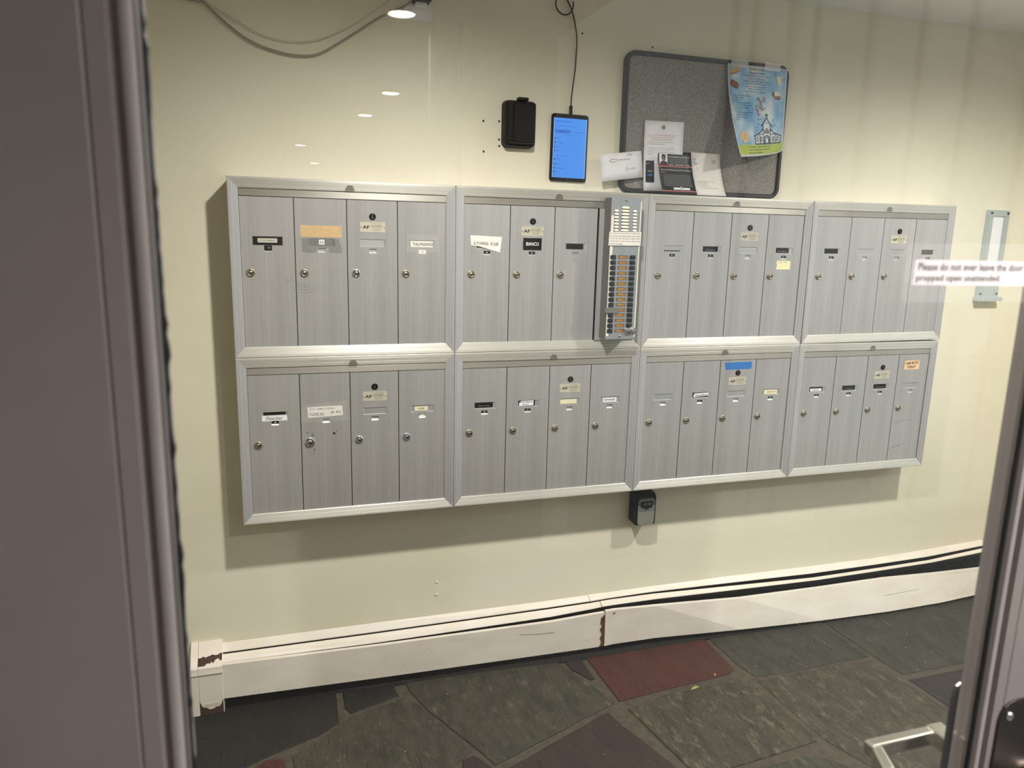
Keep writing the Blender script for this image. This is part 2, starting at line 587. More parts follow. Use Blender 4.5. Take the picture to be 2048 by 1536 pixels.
for r, (ya, yb) in enumerate(((-1.02, -1.33), (-1.35, -1.66))):
    x = -1.28
    while x < 3.0:
        wd = random.uniform(.32, .62)
        x1 = min(x + wd, 3.05)
        if 3.05 - x1 < .15: x1 = 3.05
        STONES.append((random.choice(kinds), [(x, ya), (x1 - .02, ya), (x1 - .02 + random.uniform(-.03, .0), yb), (x, yb)]))
        x = x1
for kd, poly in STONES:
    A = sum(poly[i][0] * poly[(i + 1) % len(poly)][1] - poly[(i + 1) % len(poly)][0] * poly[i][1] for i in range(len(poly)))
    if A < 0: poly = poly[::-1]
    pts = []
    for i, a in enumerate(poly):
        b = poly[(i + 1) % len(poly)]
        L = math.hypot(b[0] - a[0], b[1] - a[1])
        n = max(1, int(L / .05))
        nx, ny = -(b[1] - a[1]) / L, (b[0] - a[0]) / L
        for q in range(n):
            tt = q / n
            j = random.uniform(-.0005, .003) if q else random.uniform(.001, .003)
            pts.append((a[0] + (b[0] - a[0]) * tt + nx * j, a[1] + (b[1] - a[1]) * tt + ny * j))
    cx, cy = sum(p[0] for p in pts) / len(pts), sum(p[1] for p in pts) / len(pts)
    n = len(pts)
    h = random.uniform(.003, .0055)
    def inset(d):
        out = []
        for i in range(n):
            a, b, c = pts[i - 1], pts[i], pts[(i + 1) % n]
            ex, ey = c[0] - a[0], c[1] - a[1]
            L = math.hypot(ex, ey)
            out.append((b[0] - ey / L * d, b[1] + ex / L * d))
        return out
    mb = MB()
    vs = [(a, b, .0002) for a, b in pts] + [(a, b, h * .7) for a, b in inset(.0012)] + [(a, b, h) for a, b in inset(.004)]
    fs = [tuple(range(2 * n, 3 * n))]
    for k_ in (0, n):
        fs += [(k_ + i, k_ + (i + 1) % n, k_ + n + (i + 1) % n, k_ + n + i) for i in range(n)]
    mb.add(vs, fs)
    o = mb.build('stone', SM[kd], floor)
    if kd in ('red', 'dark', 'brown', 'maroon'):
        o['label'] = {'red': 'brick red flagstone', 'dark': 'near-black flagstone', 'brown': 'dark brown flagstone', 'maroon': 'dark maroon flagstone'}[kd]

# ------------------------------------------------------------------ recessed ceiling lights
def downlight(x, y, watts, label, group, size=2.98, soft=.042):
    o = thing('recessed_light', (x, y, CEIL), label, 'ceiling light', group)
    mb = MB()
    mb.lathe((x, y, CEIL), [(.075, 0), (.075, -.004), (.068, -.006), (.052, -.004), (.050, .0)], 'z', 28)
    mb.build('trim_ring', M_white, o)
    MB().lathe((x, y, CEIL), [(.0505, -.0002), (.048, -.0028)], 'z', 28).build('lens', M_lamp, o)
    ld = bpy.data.lights.new('lamp', 'SPOT')
    ld.energy = watts
    ld.color = (1.0, .96, .925)
    ld.spot_size = size
    ld.spot_blend = 1.0
    ld.shadow_soft_size = soft
    lo = bpy.data.objects.new('lamp', ld)
    COL.objects.link(lo)
    lo.parent = o
    lo.location = (0, 0, -.03 if soft > .03 else -.008)
    return o


downlight(.57, -.955, LOBBY_W, 'recessed lobby ceiling light above the left half of the mailboxes', None)
downlight(2.42, -.955, LOBBY_W, 'recessed lobby ceiling light above the right half of the mailboxes', None)
downlight(1.05, -2.35, HALL_W * 4.2, 'added unseen fill light just outside the glass door, nearest to it', 'hall ceiling lights behind the camera', 2.62, .012)  # extra fill lamp outside the reflected view, added to brighten stiles and notice
for x, y, lb_ in ((.599, -4.114, 'largest and topmost'), (.80, -5.75, 'second largest'), (.759, -6.67, 'third largest'), (.397, -8.86, 'leftmost, fourth'), (.631, -10.8, 'lowest and smallest')):
    downlight(x, y, HALL_W, 'round hall ceiling light reflected in the door glass, %s of the five' % lb_, 'hall ceiling lights behind the camera', 2.62, .012)

# railing along the open side of the hall: its posts show as dark stripes in the glass
M_post = mat('post_paint', '6E6C6A', .6)
rl = thing('hall_railing', (2.4, -4.15, 0), 'tall dark railing of square posts across the hall behind the glass door', 'railing')
for px, wd in ((.72, .02), (.83, .012), (2.04, .02), (2.14, .012), (2.33, .028), (2.46, .014), (2.76, .03), (3.05, .014), (3.36, .03), (3.75, .02)):
    MB().box(px - wd / 2, px + wd / 2, -4.17, -4.13, .06, 3.4).build('post', M_post, rl)
MB().box(.60, 3.9, -4.18, -4.12, 0, .06).build('bottom_rail', M_darksteel, rl)

# ------------------------------------------------------------------ entrance door with glass
door = MB()
def stile(mb, x_glass, sgn):
    """vertical member beside the glass: bead and flat face; sgn = direction away from the glass"""
    prof = [(.000, .017), (.000, .003), (.003, -.003), (.006, -.0075), (.011, -.0075), (.0135, -.004), (.0165, -.0045), (.0185, -.0095),
            (.0300, -.0100), (.0312, -.0085), (.0330, -.0100), (.132, -.0100), (.135, -.008), (.135, .027), (.020, .027), (.003, .017)]
    v = []
    for z in (0.005, DZ1):
        v += [(x_glass + sgn * u, GLY + y, z) for u, y in prof]
    n = len(prof)
    f = [(i, (i + 1) % n, (i + 1) % n + n, i + n) for i in range(n)] + [tuple(range(n)), tuple(range(n, 2 * n))]
    if sgn < 0:
        f = [tuple(reversed(q)) for q in f]
    mb.add(v, f)
    return mb
d_root = stile(MB(), GL0, -1).build('door_1', M_mauve)
d_root['kind'] = 'structure'
d_root.data.name = 'door_stile'
stile(MB(), GL1, 1).build('lock_stile', M_mauve, d_root)
MB().box(GL0, GL1, GLY - .010, GLY + .034, .005, .26).build('bottom_rail', M_mauve, d_root, bevel=.003)
MB().box(GL0, GL1, GLY - .010, GLY + .034, 2.0, DZ1).build('top_rail', M_mauve, d_root, bevel=.003)
MB().box(GL0 - .004, GL1 + .004, GLY - .0025, GLY + .0025, .25, 2.01).build('glass_pane', M_glassm, d_root)
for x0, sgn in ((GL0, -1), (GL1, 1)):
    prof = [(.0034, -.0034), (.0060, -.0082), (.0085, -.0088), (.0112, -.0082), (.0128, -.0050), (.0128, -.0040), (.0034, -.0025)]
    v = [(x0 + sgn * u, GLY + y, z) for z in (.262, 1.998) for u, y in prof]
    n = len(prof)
    MB().add(v, [(i, (i + 1) % n, (i + 1) % n + n, i + n) for i in range(n)] + [tuple(range(n)), tuple(range(n, 2 * n))]).build('glazing_bead', M_bead_lit, d_root)
# black sealant with ragged edge against the glass
for x0, sgn, amp in ((GL0, 1, .0024), (GL1, -1, .0008)):
    zs = [.26 + i * .007 for i in range(249)]
    v, f = [], []
    for i, z in enumerate(zs):
        e = .0011 + amp * max(0, (random.random() ** 2.5 * .8 + .35 * math.sin(z * 21) * math.sin(z * 57)))
        v += [(x0 - sgn * .0005, GLY - .0065, z), (x0 + sgn * e, GLY - .0058, z), (x0 + sgn * (e + .0006), GLY - .0026, z), (x0 - sgn * .0005, GLY - .0026, z)]
    for i in range(len(zs) - 1):
        for q in range(3):
            f.append((i * 4 + q, i * 4 + q + 1, i * 4 + q + 5, i * 4 + q + 4))
    MB().add(v, f).build('sealant', M_seal, d_root)
# steel plates and levers
MB().rbox(.833, .925, GLY - .0125, GLY - .0098, .78, 1.008, .020, .0008).build('outer_plate', M_darksteel, d_root)
MB().lathe((.846, GLY - .0125, .991), [(.0052, 0), (.0050, -.0012), (.0034, -.0028), (.001, -.0034)], 'y', 16).build('plate_screw', M_chrome, d_root)
mb = MB().lathe((.898, GLY - .0125, .890), [(.036, 0), (.036, -.008), (.026, -.014), (.013, -.02), (.012, -.062)], 'y', 28)
mb.box(.886, .925, GLY - .078, GLY - .06, .881, .899)
mb.build('outer_lever', M_steel, d_root, bevel=.002)
MB().rbox(.8120, .905, GLY + .027, GLY + .0305, .78, 1.010, .016, .001).build('inner_plate', M_darksteel, d_root)
mb = MB()
mb.box(.735, .846, -1.6265, -1.613, .912, .929)
mb.add([(.7350, -1.6265, .905), (.7480, -1.6265, .905), (.7330, -1.6620, .905), (.7190, -1.6620, .905), (.7350, -1.6265, .929), (.7480, -1.6265, .929), (.7330, -1.6620, .929), (.7190, -1.6620, .929)],
       [(0, 1, 2, 3), (4, 7, 6, 5), (0, 4, 5, 1), (1, 5, 6, 2), (2, 6, 7, 3), (3, 7, 4, 0)])
mb.box(.824, .846, -1.649, -1.613, .910, .931)
mb.build('inner_lever', M_leversteel, d_root, bevel=.0025, seg=3)
for z in (1.13, 1.155):
    MB().lathe((.885, GLY - .0098, z), [(.0018, 0), (.0015, -.0006)], 'y', 8).build('screw_dot', M_dark, d_root)

# paper notice taped on the outside of the door glass
gy = GLY - .0032
nt_ = thing('door_notice', (.716, gy, 1.448), 'small white two-line notice taped to the door glass', 'notice')
MB().sheet([(.650, 1.4485), (.7825, 1.4475), (.7835, 1.470), (.651, 1.4705)], gy - .0002, .0003).build('paper', mat('notice_paper', 'EEE4E6', .6), nt_)
mb = MB().text('Please do not ever leave the door', .6545, 1.4612, .1235, .0068, gy - .0004, bold=.012)
mb.text('propped open unattended.', .6535, 1.4502, .0985, .0076, gy - .0004, bold=.012)
mb.build('lettering', M_ink, nt_)
MB().sheet([(.640, 1.433), (.803, 1.432), (.803, 1.487), (.640, 1.484)], gy - .0007, .0001).build('clear_tape', M_tape2, nt_)

# ------------------------------------------------------------------ mailboxes
UW, UH = .6325, .4985       # width and height of one unit
BASE = .625                 # height of the lowest edge above the floor
DWID, DH = .145, .417
SL = (.036, .110, .286, .307)     # name slot in a door
NM = (.0625, .0835, .267, .280)   # number window in a door


def door_mesh():
    """a door slab with two pockets sunk into its face; the lower wall of each pocket slopes"""
    mb = MB()
    xs = [.0014, NM[0], NM[1], DWID - .0014]
    F, B = -.0045, 0.0
    x0, x1, z0, z1 = .0014, DWID - .0014, .0006, DH - .0006
    def q(a, b, c, d, y=F): mb.add([(a, y, c), (b, y, c), (b, y, d), (a, y, d)], [(0, 1, 2, 3)])
    q(x0, x1, z0, NM[2]); q(x0, NM[0], NM[2], NM[3]); q(NM[1], x1, NM[2], NM[3])
    q(x0, x1, NM[3], SL[2]); q(x0, SL[0], SL[2], SL[3]); q(SL[1], x1, SL[2], SL[3]); q(x0, x1, SL[3], z1)
    mb.add([(x0, F, z0), (x1, F, z0), (x1, B, z0), (x0, B, z0), (x0, F, z1), (x1, F, z1), (x1, B, z1), (x0, B, z1)],
           [(0, 3, 2, 1), (4, 5, 6, 7), (1, 2, 6, 5), (3, 0, 4, 7)])
    for (a, b, c, d), dep, slope, side in ((SL, .0018, .0012, .005), (NM, .0030, .0042, .0008)):
        Y = F + dep
        v = [(a, F, c), (b, F, c), (b, F, d), (a, F, d), (a + side, Y, c + slope), (b - side, Y, c + slope), (b - side, Y, d - .0003), (a + side, Y, d - .0003)]
        mb.add(v, [(4, 5, 6, 7), (0, 1, 5, 4), (1, 2, 6, 5), (2, 3, 7, 6), (3, 0, 4, 7)], 1)
    return mb


def lock_mb(r, big=False):
    mb = MB()
    mb.lathe((.024, -.0045, .2095), [(r, 0), (r, -.0015), (r * .93, -.0035), (r * .62, -.0042), (r * .58, -.0030), (r * .50, -.0030), (r * .46, -.0055), (r * .40, -.0062)], 'y', 22, 0)
    mb.box(.024 - r * .10, .024 + r * .62, -.0110, -.0100, .2095 - r * .10, .2095 + r * .14, 1)
    return mb


YF = -.0046        # just on the face of a door (door space)
YS = -.0028        # inside the name slot
YN = -.0019        # inside the number window
proto_door = proto_lock = proto_key = proto_plate = None


def make_unit(col, row, label, ndoors=4, rot=0.0):
    global proto_door, proto_lock, proto_key, proto_plate
    x0 = col * UW + (.0036 if rot else 0)
    z0 = BASE + row * UH
    u = thing('mailbox_unit', (x0, 0, z0), label, 'mailbox', 'wall-mounted aluminium mailbox units', (0, -rot, 0) if rot else None)
    L = dict(local=True)
    # housing with dark inside
    mb = MB().box(.0008, UW - .0008, .0145, WALL, .0008, UH - .0008, 0)
    mb.sheet([(.02, .02), (UW - .02, .02), (UW - .02, UH - .02), (.02, UH - .02)], .0135, .0005, 1)
    mb.build('housing', [M_stile, M_black], u, **L)
    P = [(.0004, .0146), (.0004, .0016), (.0018, .0), (.0068, .0003), (.0074, .0016), (.0082, .0010), (.0165, .0028), (.0171, .0040), (.0178, .0034), (.0262, .0052), (.0280, .0068), (.0280, .0146)]
    n = len(P)
    for side in ('bottom', 'top', 'left', 'right'):
        v = []
        for e in (0, 1):
            for d, y in P:
                dz = d * 1.09
                if side == 'bottom': v.append((d if e == 0 else UW - d, y, dz))
                if side == 'top': v.append((d if e == 1 else UW - d, y, UH - dz))
                if side == 'left': v.append((d, y, dz if e == 1 else UH - dz))
                if side == 'right': v.append((UW - d, y, dz if e == 0 else UH - dz))
        f = [(i, i + n, (i + 1) % n + n, (i + 1) % n) for i in range(n)]
        MB().add(v, f).build('frame_rail' if side in ('bottom', 'top') else 'frame_stile', M_rail if side in ('bottom', 'top') else M_stile, u, **L)
    MB().box(.0285, UW - .0245, .0075, .0135, .4478, .4668).build('header_strip', M_head, u, local=True, bevel=.0008, seg=1)
    MB().sheet([(UW * .5 - .004, .4705), (UW * .5 + .024, .4705), (UW * .5 + .021, .4790), (UW * .5 + .018, .4850), (UW * .5 + .004, .4855), (UW * .5 - .001, .4780)], .0008, .0002).build('rail_smudge', M_smudge, u, **L)
    doors = []
    for i in range(ndoors):
        if proto_door is None:
            proto_door = door_mesh().build('mailbox_door', [M_door, M_pock], u, **L)
            proto_door.data.name = 'mailbox_door'
            d = proto_door
        else:
            d = dup(proto_door, u)
            d.name = 'mailbox_door'
        d.location = (.0275 + DWID * i * (.9965), .0135, .0300)
        ORG[d.name] = Vector((0, 0, 0))
        doors.append(d)
    if ndoors == 3:
        MB().box(.0275 + DWID * 3, UW - .029, .0001, .0135, .0306, .4464).build('filler_panel', M_door, u, **L)
    return u, doors


def add_lock(d, kind='nickel'):
    global proto_lock
    if kind == 'nickel':
        if proto_lock is None:
            proto_lock = lock_mb(.0116).build('lock', [M_nickel, M_dark], d, local=True)
            return proto_lock
        return dup(proto_lock, d)
    o = lock_mb(.0152 if kind == 'big' else .0118).build('lock', [M_chrome, M_dark], d, local=True)
    o['label'] = 'bright chrome lock'
    return o


def add_master(d, pale=True):
    """black cam lock and maker's plate of a unit's master door"""
    global proto_key, proto_plate
    if proto_key is None:
        mb = MB().lathe((.073, -.0045, .371), [(.0098, 0), (.0096, -.0018), (.0080, -.0028), (.0062, -.0022), (.002, -.0022)], 'y', 20)
        mb.box(.0722, .0738, -.0072, -.0066, .366, .376, 1)
        proto_key = mb.build('master_lock', [M_camlock, M_nickel], d, local=True)
        mb = MB().rbox(.037, .109, -.0052, -.0045, .3275, .3555, .0012)
        y = -.0053
        mb.text('AF', .0440, .3370, .0205, .0092, y, 1, bold=.03)
        mb.text('AUTH FLORENCE', .0680, .3435, .032, .0034, y, 1, bold=.02)
        mb.text('MANUFACTURING CO.', .0695, .3395, .029, .0022, y, 1)
        mb.text('CHICAGO, ILLINOIS', .0720, .3355, .024, .0021, y, 1)
        mb.text('FAMOUS MAILBOXES', .0740, .3315, .020, .0020, y, 1)
        mb.text('APARTMENT MAILBOXES', .0690, .3505, .032, .0018, y, 1)
        for xx in (.0400, .1062):
            mb.lathe((xx, -.0052, .3415), [(.0019, 0), (.0014, -.0008)], 'y', 8, 2)
        proto_plate = mb.build('maker_plate', [M_afplate, M_ink, M_nickel], d, local=True)
        return
    dup(proto_key, d)
    dup(proto_plate, d)


def label(d, name, mats, lab, *cmds):
    mb = MB()
    for c in cmds:
        if c[0] == 's': mb.sheet(c[1], c[2], .0003, c[3])
        elif c[0] == 'r': mb.sheet([(c[1], c[3]), (c[2], c[3]), (c[2], c[4]), (c[1], c[4])], c[5], .0003, c[6])
        elif c[0] == 't': mb.text(c[1], c[2], c[3], c[4], c[5], c[6], c[7], skew=(c[8] if len(c) > 8 else 0), bold=.015)
    o = mb.build(name, mats, d, local=True)
    if lab: o['label'] = lab
    return o


BW = [M_matteblack, M_white, M_ink]


def num(d, s, black=True):
    mats = BW if black else [M_paper, M_ink, M_ink]
    label(d, 'number_plate', mats, 'black number plate' if black else 'white number plate',
          ('r', .0632, .0828, .2712, .2798, YN, 0), ('t', s, .0700, .2735, .0062, .0036, YN - .0001, 1))


def nameplate(d, s=None, x0=.042, x1=.100, z0=.2892, z1=.3062):
    c = [('r', x0, x1, z0, z1, YS, 0)]
    if s: c.append(('t', s, x0 + (x1 - x0) * .2, z0 + .004, (x1 - x0) * .6, .0032, YS - .0001, 1))
    label(d, 'name_plate', [M_matteblack, M_greyprint, M_ink], 'black name plate', *c)


# --- unit 1, top row
u, D = make_unit(0, 1, 'top-row mailbox unit at the left end, with a beige tape strip')
for i, k in enumerate(('nickel', 'nickel', 'chrome', 'nickel')): add_lock(D[i], k)
label(D[0], 'name_plate', [M_matteblack, M_beige, M_greyprint], 'black name holder with a beige insert', ('r', .033, .112, .2855, .3095, YF, 0), ('r', .046, .098, .2925, .3045, YF - .0003, 1),
      ('t', 'P. WOODMAN', .050, .2965, .040, .0035, YF - .0005, 2))
label(D[0], 'number_plate', BW, 'black number plate', ('r', .0625, .0835, .272, .2850, YF, 0), ('t', '11', .073, .2765, .005, .004, YF - .0002, 1))
label(D[1], 'tape_strip', M_mask, 'beige masking tape strip', ('r', .0165, .130, .3105, .3425, YF - .0002, 0))
label(D[1], 'tape_residue', M_smear, 'grey tape residue', ('s', [(.020, .268), (.045, .266), (.060, .270), (.060, .2815), (.092, .2815), (.094, .268), (.130, .265), (.128, .285), (.122, .306), (.018, .306)], YF - .0001, 0))
label(D[1], 'number_plate', [M_paperw, M_ink], 'white number sticker reading 12', ('r', .066, .081, .2895, .3035, YF - .0004, 0), ('t', '12', .0693, .2930, .0088, .0070, YF - .0006, 1))
add_master(D[2])
label(D[3], 'name_label', [M_paper, M_pen], 'white handwritten name label', ('r', .0385, .1045, .2870, .3050, YF, 0), ('t', 'TALPASAND', .0450, .2915, .060, .0088, YF - .0002, 1))
label(D[3], 'number_plate', [M_paper, M_greyprint], 'white number plate', ('r', .0625, .0835, .2685, .2795, YF, 0), ('t', '14', .070, .2715, .0065, .005, YF - .0002, 1))
label(D[3], 'clear_tape', M_tape2, None, ('s', [(.026, .272), (.122, .272), (.122, .322), (.026, .324)], YF - .0005, 0))
# curved scratches under the second lock
for dd, c0, rr in ((D[1], (.024, .205), (.030, .037, .044, .052)), (D[0], (.169, .205), (.040, .048, .055))):
    mb = MB()
    for q, r in enumerate(rr):
        a0, a1 = (-150, -60) if dd is D[1] else (-172, -145)
        if dd is D[1] and q > 1: a0, a1 = -125, -40
        n = 14
        v = []
        for i in range(n + 1):
            a = math.radians(a0 + (a1 - a0) * i / n)
            wd = .0007 * math.sin(PI * (i + .4) / (n + .8)) + .0001
            for s_ in (-1, 1):
                xx, zz = c0[0] + (r + s_ * wd) * math.cos(a), c0[1] + (r + s_ * wd) * math.sin(a)
                v.append((min(max(xx, .002), DWID - .002), YF - .00005, zz))
        mb.add(v, [(i * 2, i * 2 + 1, i * 2 + 3, i * 2 + 2) for i in range(n)])
    mb.build('scratches', M_smear, dd, local=True)

# --- unit 2, top row: three doors beside the intercom
u, D = make_unit(1, 1, 'top-row mailbox unit with only three doors, left of the intercom panel', 3)
for i in range(3): add_lock(D[i])
nameplate(D[0], None, .038, .100)
label(D[0], 'name_label', [M_paper, M_pen], 'curling white paper label with handwriting', ('s', [(.022, .296), (.050, .2925), (.080, .2845), (.114, .2755), (.1190, .3225), (.020, .3255)], YF - .0012, 0),
      ('t', 'G.TORRES  /E LEE', .030, .2985, .078, .0085, YF - .0016, 1, -.03))
num(D[0], '15')
add_master(D[1])
label(D[1], 'name_label', BW, 'black label with bold white capitals', ('r', .0435, .1035, .2840, .3210, YF - .0004, 0), ('t', 'BIANCO', .0530, .2978, .0410, .0105, YF - .0006, 1))
num(D[1], '21')
nameplate(D[2], None, .0415, .0995)
label(D[2], 'number_plate', M_pock, None, ('r', .0640, .0828, .2720, .2790, YN, 0))

# --- unit 3, top row
u, D = make_unit(2, 1, 'top-row mailbox unit with a pale yellow sticker on its fourth door')
for i in range(4): add_lock(D[i])
label(D[0], 'name_plate', [M_pock, M_ink], None, ('r', .0415, .105, .2890, .3060, YS, 0), ('r', .041, .102, .2885, .2915, YS - .0002, 1))
num(D[0], '23')
nameplate(D[1], 'ANDERSON'); num(D[1], '24')
add_master(D[2])
nameplate(D[3], 'KIM', .038, .093); num(D[3], '31')
label(D[3], 'name_label', [M_yellow, M_greyprint, M_cream], 'pale yellow label in three strips', ('r', .047, .103, .2330, .2430, YF - .0001, 0), ('r', .049, .104, .2435, .2500, YF - .0004, 0), ('r', .047, .103, .2505, .2620, YF - .0002, 0),
      ('t', 'JOSE ORTIZ', .053, .2545, .038, .0035, YF - .0005, 1), ('r', .048, .1035, .2428, .2436, YF - .0006, 2), ('r', .048, .1035, .2498, .2506, YF - .0006, 2))

# --- unit 4, top row, slightly tilted
u, D = make_unit(3, 1, 'tilted mailbox unit at the right end of the top row, wedge gap beneath it', 4, .0065)
for i in range(4): add_lock(D[i])
nameplate(D[0]); num(D[0], '33')
add_master(D[2])
nameplate(D[3], None, .042, .095); num(D[3], '35')

# --- unit 1, bottom row
u, D = make_unit(0, 0, 'bottom-row mailbox unit at the left end, with a large chrome lock on its second door')
for i, k in enumerate(('nickel', 'big', 'chrome', 'chrome')): add_lock(D[i], k)
nameplate(D[0], None, .0395, .103, .298, .3068)
label(D[0], 'name_label', [M_paperw, M_ink], 'white name label in black italics', ('r', .037, .107, .2805, .2965, YF - .0002, 0))
MB().text('Fleischer', .0475, .2835, .046, .0100, YF - .0004, 0, italic=True).build('name_lettering', M_ink, D[0], local=True)
num(D[0], '41')
label(D[1], 'name_label', [M_paper, M_smear, M_greyprint], 'white paper label in faint pencil', ('s', [(.022, .284), (.122, .288), (.121, .318), (.020, .316)], YF - .0003, 0),
      ('t', 'NAKAI', .027, .2895, .040, .0100, YF - .0005, 2), ('t', '# 42', .087, .2945, .029, .0085, YF - .0005, 2), ('t', 'NO AMZ PKGS', .026, .3080, .072, .0045, YF - .0005, 2))
label(D[1], 'clear_tape', M_tape2, None, ('s', [(.004, .270), (.136, .272), (.136, .332), (.004, .324)], YF - .0008, 0))
add_master(D[2])
label(D[3], 'name_label', [M_cream, M_ink], 'cream name label', ('r', .049, .090, .2895, .3035, YF - .0002, 0), ('t', 'CLOSE', .060, .2945, .0190, .0050, YF - .0004, 1))
label(D[3], 'number_plate', M_paper, 'white number plate', ('r', .0650, .0820, .2700, .2790, YN - .0005, 0))
mb = MB()
for x, z, w_, h in ((.016, .239, .003, .004), (.017, .226, .002, .002), (.030, .228, .002, .006), (.034, .229, .002, .005), (.031, .236, .003, .002), (.091, .231, .009, .006), (.101, .238, .003, .003), (.036, .182, .002, .010), (.034, .170, .001, .010)):
    mb.sheet([(x, z), (x + w_ * .8, z - h * .2), (x + w_, z + h * .6), (x + w_ * .2, z + h)], YF - .0001, .0001)
mb.build('scuff_marks', M_ink, D[1], local=True)['kind'] = 'stuff'

# --- unit 2, bottom row
u, D = make_unit(1, 0, 'bottom-row mailbox unit second from left, directly below the one with three doors')
for i in range(4): add_lock(D[i])
nameplate(D[0], 'GARDNER / JAMES', .041, .101); num(D[0], '45')
nameplate(D[1], None, .041, .098)
label(D[1], 'name_label', [M_paperw, M_ink], 'white label scribbled in black ink', ('s', [(.043, .2890), (.092, .2905), (.0925, .3060), (.052, .3055), (.044, .3010)], YF - .0001, 0),
      ('t', 'Emily & Marcus', .046, .2985, .044, .006, YF - .0003, 1), ('t', '# 51', .056, .2915, .018, .005, YF - .0003, 1))
num(D[1], '51')
add_master(D[2])
label(D[2], 'name_label', M_cream, 'blank cream name label', ('r', .040, .098, .2890, .3040, YF + .0004, 0))
label(D[3], 'name_label', [M_paperw, M_ink], 'white label with black capitals', ('r', .047, .097, .2880, .3030, YF, 0), ('t', 'BANERJEE', .0520, .2925, .0400, .0062, YF - .0002, 1))

# --- unit 3, bottom row
u, D = make_unit(2, 0, 'bottom-row mailbox unit with a strip of blue tape on its third door')
for i, k in enumerate(('nickel', 'nickel', 'nickel', 'nickel')): add_lock(D[i], k)
nameplate(D[1], None, .043, .106)
label(D[1], 'name_label', [M_paperw, M_ink], 'white label with a wavy line of ink', ('s', [(.046, .2905), (.070, .2925), (.104, .2935), (.106, .3050), (.052, .3040), (.047, .3010)], YF - .0001, 0),
      ('t', 'Celia Hoffmann', .051, .2945, .050, .0055, YF - .0003, 1))
num(D[1], '53')
label(D[2], 'tape_strip', M_blue, 'blue painter\'s tape strip', ('s', [(.023, .3830), (.124, .3835), (.1275, .3925), (.126, .4095), (.0165, .4085), (.020, .3950)], YF - .0003, 0))
add_master(D[2])
label(D[3], 'name_label', [M_cream, M_smear], 'smudged cream name label', ('r', .043, .098, .2880, .3045, YF, 0), ('s', [(.055, .293), (.095, .296), (.094, .300), (.058, .299)], YF - .0002, 1))
num(D[3], '55')

# --- unit 4, bottom row
u, D = make_unit(3, 0, 'bottom-row mailbox unit at the right end, with a small orange sticker')
for i in range(4): add_lock(D[i])
nameplate(D[0], None, .036, .098)
label(D[0], 'name_label', [M_paperw, M_ink], 'small white name label', ('r', .043, .092, .2905, .3010, YF, 0), ('t', 'SHAPIRO', .052, .2935, .028, .0040, YF - .0002, 1))
num(D[0], '61')
nameplate(D[1], 'LOPEZ'); num(D[1], '62')
add_master(D[2])
nameplate(D[2], 'WEBSTER LAU', .040, .100); num(D[2], '63')
label(D[3], 'name_label', [M_orange, M_ink], 'pale orange sticker in black marker', ('s', [(.030, .3590), (.100, .3585), (.101, .3925), (.031, .3930)], YF - .0003, 0),
      ('t', 'ALMA MONTE', .035, .3775, .060, .0105, YF - .0005, 1, .03), ('t', 'THERAPY', .043, .3625, .043, .0105, YF - .0005, 1, .03))
mb = MB()
for a in (((.0, .150), (.095, .160)), ((.02, .056), (.078, .064)), ((-.0, .048), (.06, .058))):
    (xa, za), (xb, zb) = a
    xa = max(xa, .003)
    mb.sheet([(xa, za), (xb, zb), (xb, zb + .0010), (xa, za + .0012)], YF - .0001, .0001)
mb.build('scratches', M_smear, D[3], local=True)

# ------------------------------------------------------------------ intercom panel
icx0, icx1, icz0, icz1, icy = 1.111, 1.214, .538 + BASE, .979 + BASE, -.050
ic = thing('intercom', (1.1625, 0, icz0), 'tall narrow steel intercom with two columns of black buttons', 'intercom')
mb = MB().box(icx0 + .001, icx1 - .001, icy + .003, -.0003, icz0 + .001, icz1 - .001)
mb.build('housing', M_icside, ic)
MB().rbox(icx0, icx1, icy, icy + .003, icz0, icz1, .0012, .0008).build('face_plate', M_icface, ic)
MB().box(icx0 + .002, icx0 + .010, icy - .0015, icy, icz0 + .010, icz1 - .055).build('edge_strip', M_louver, ic)
MB().box(icx1 - .0035, icx1, icy - .0012, icy, icz0 + .006, icz1 - .010).build('edge_strip', M_louver, ic)


def louver(xc, zc, w_, h):
    mb = MB()
    n = 8
    v = []
    for i in range(n + 1):
        a = i / n
        x = xc - w_ / 2 + w_ * a
        e = min(1, min(a, 1 - a) * 5.0) ** .5
        v += [(x, icy - .0001, zc + h * .5 * e), (x, icy - .0040 * e - .0001, zc - h * .32 * e), (x, icy - .0001, zc - h * .32 * e)]
    f = []
    for i in range(n):
        f += [(i * 3, i * 3 + 1, i * 3 + 4, i * 3 + 3), (i * 3 + 1, i * 3 + 2, i * 3 + 5, i * 3 + 4)]
    mb.add(v, [tuple(reversed(q)) for q in f])
    mb.add([(xc - w_ * .46, icy - .0003, zc - h * .54), (xc + w_ * .46, icy - .0003, zc - h * .54), (xc + w_ * .46, icy - .0003, zc - h * .30), (xc - w_ * .46, icy - .0003, zc - h * .30)], [(0, 1, 2, 3)], 1)  # dark quad under the louver, painting the shadow of its slot
    return mb


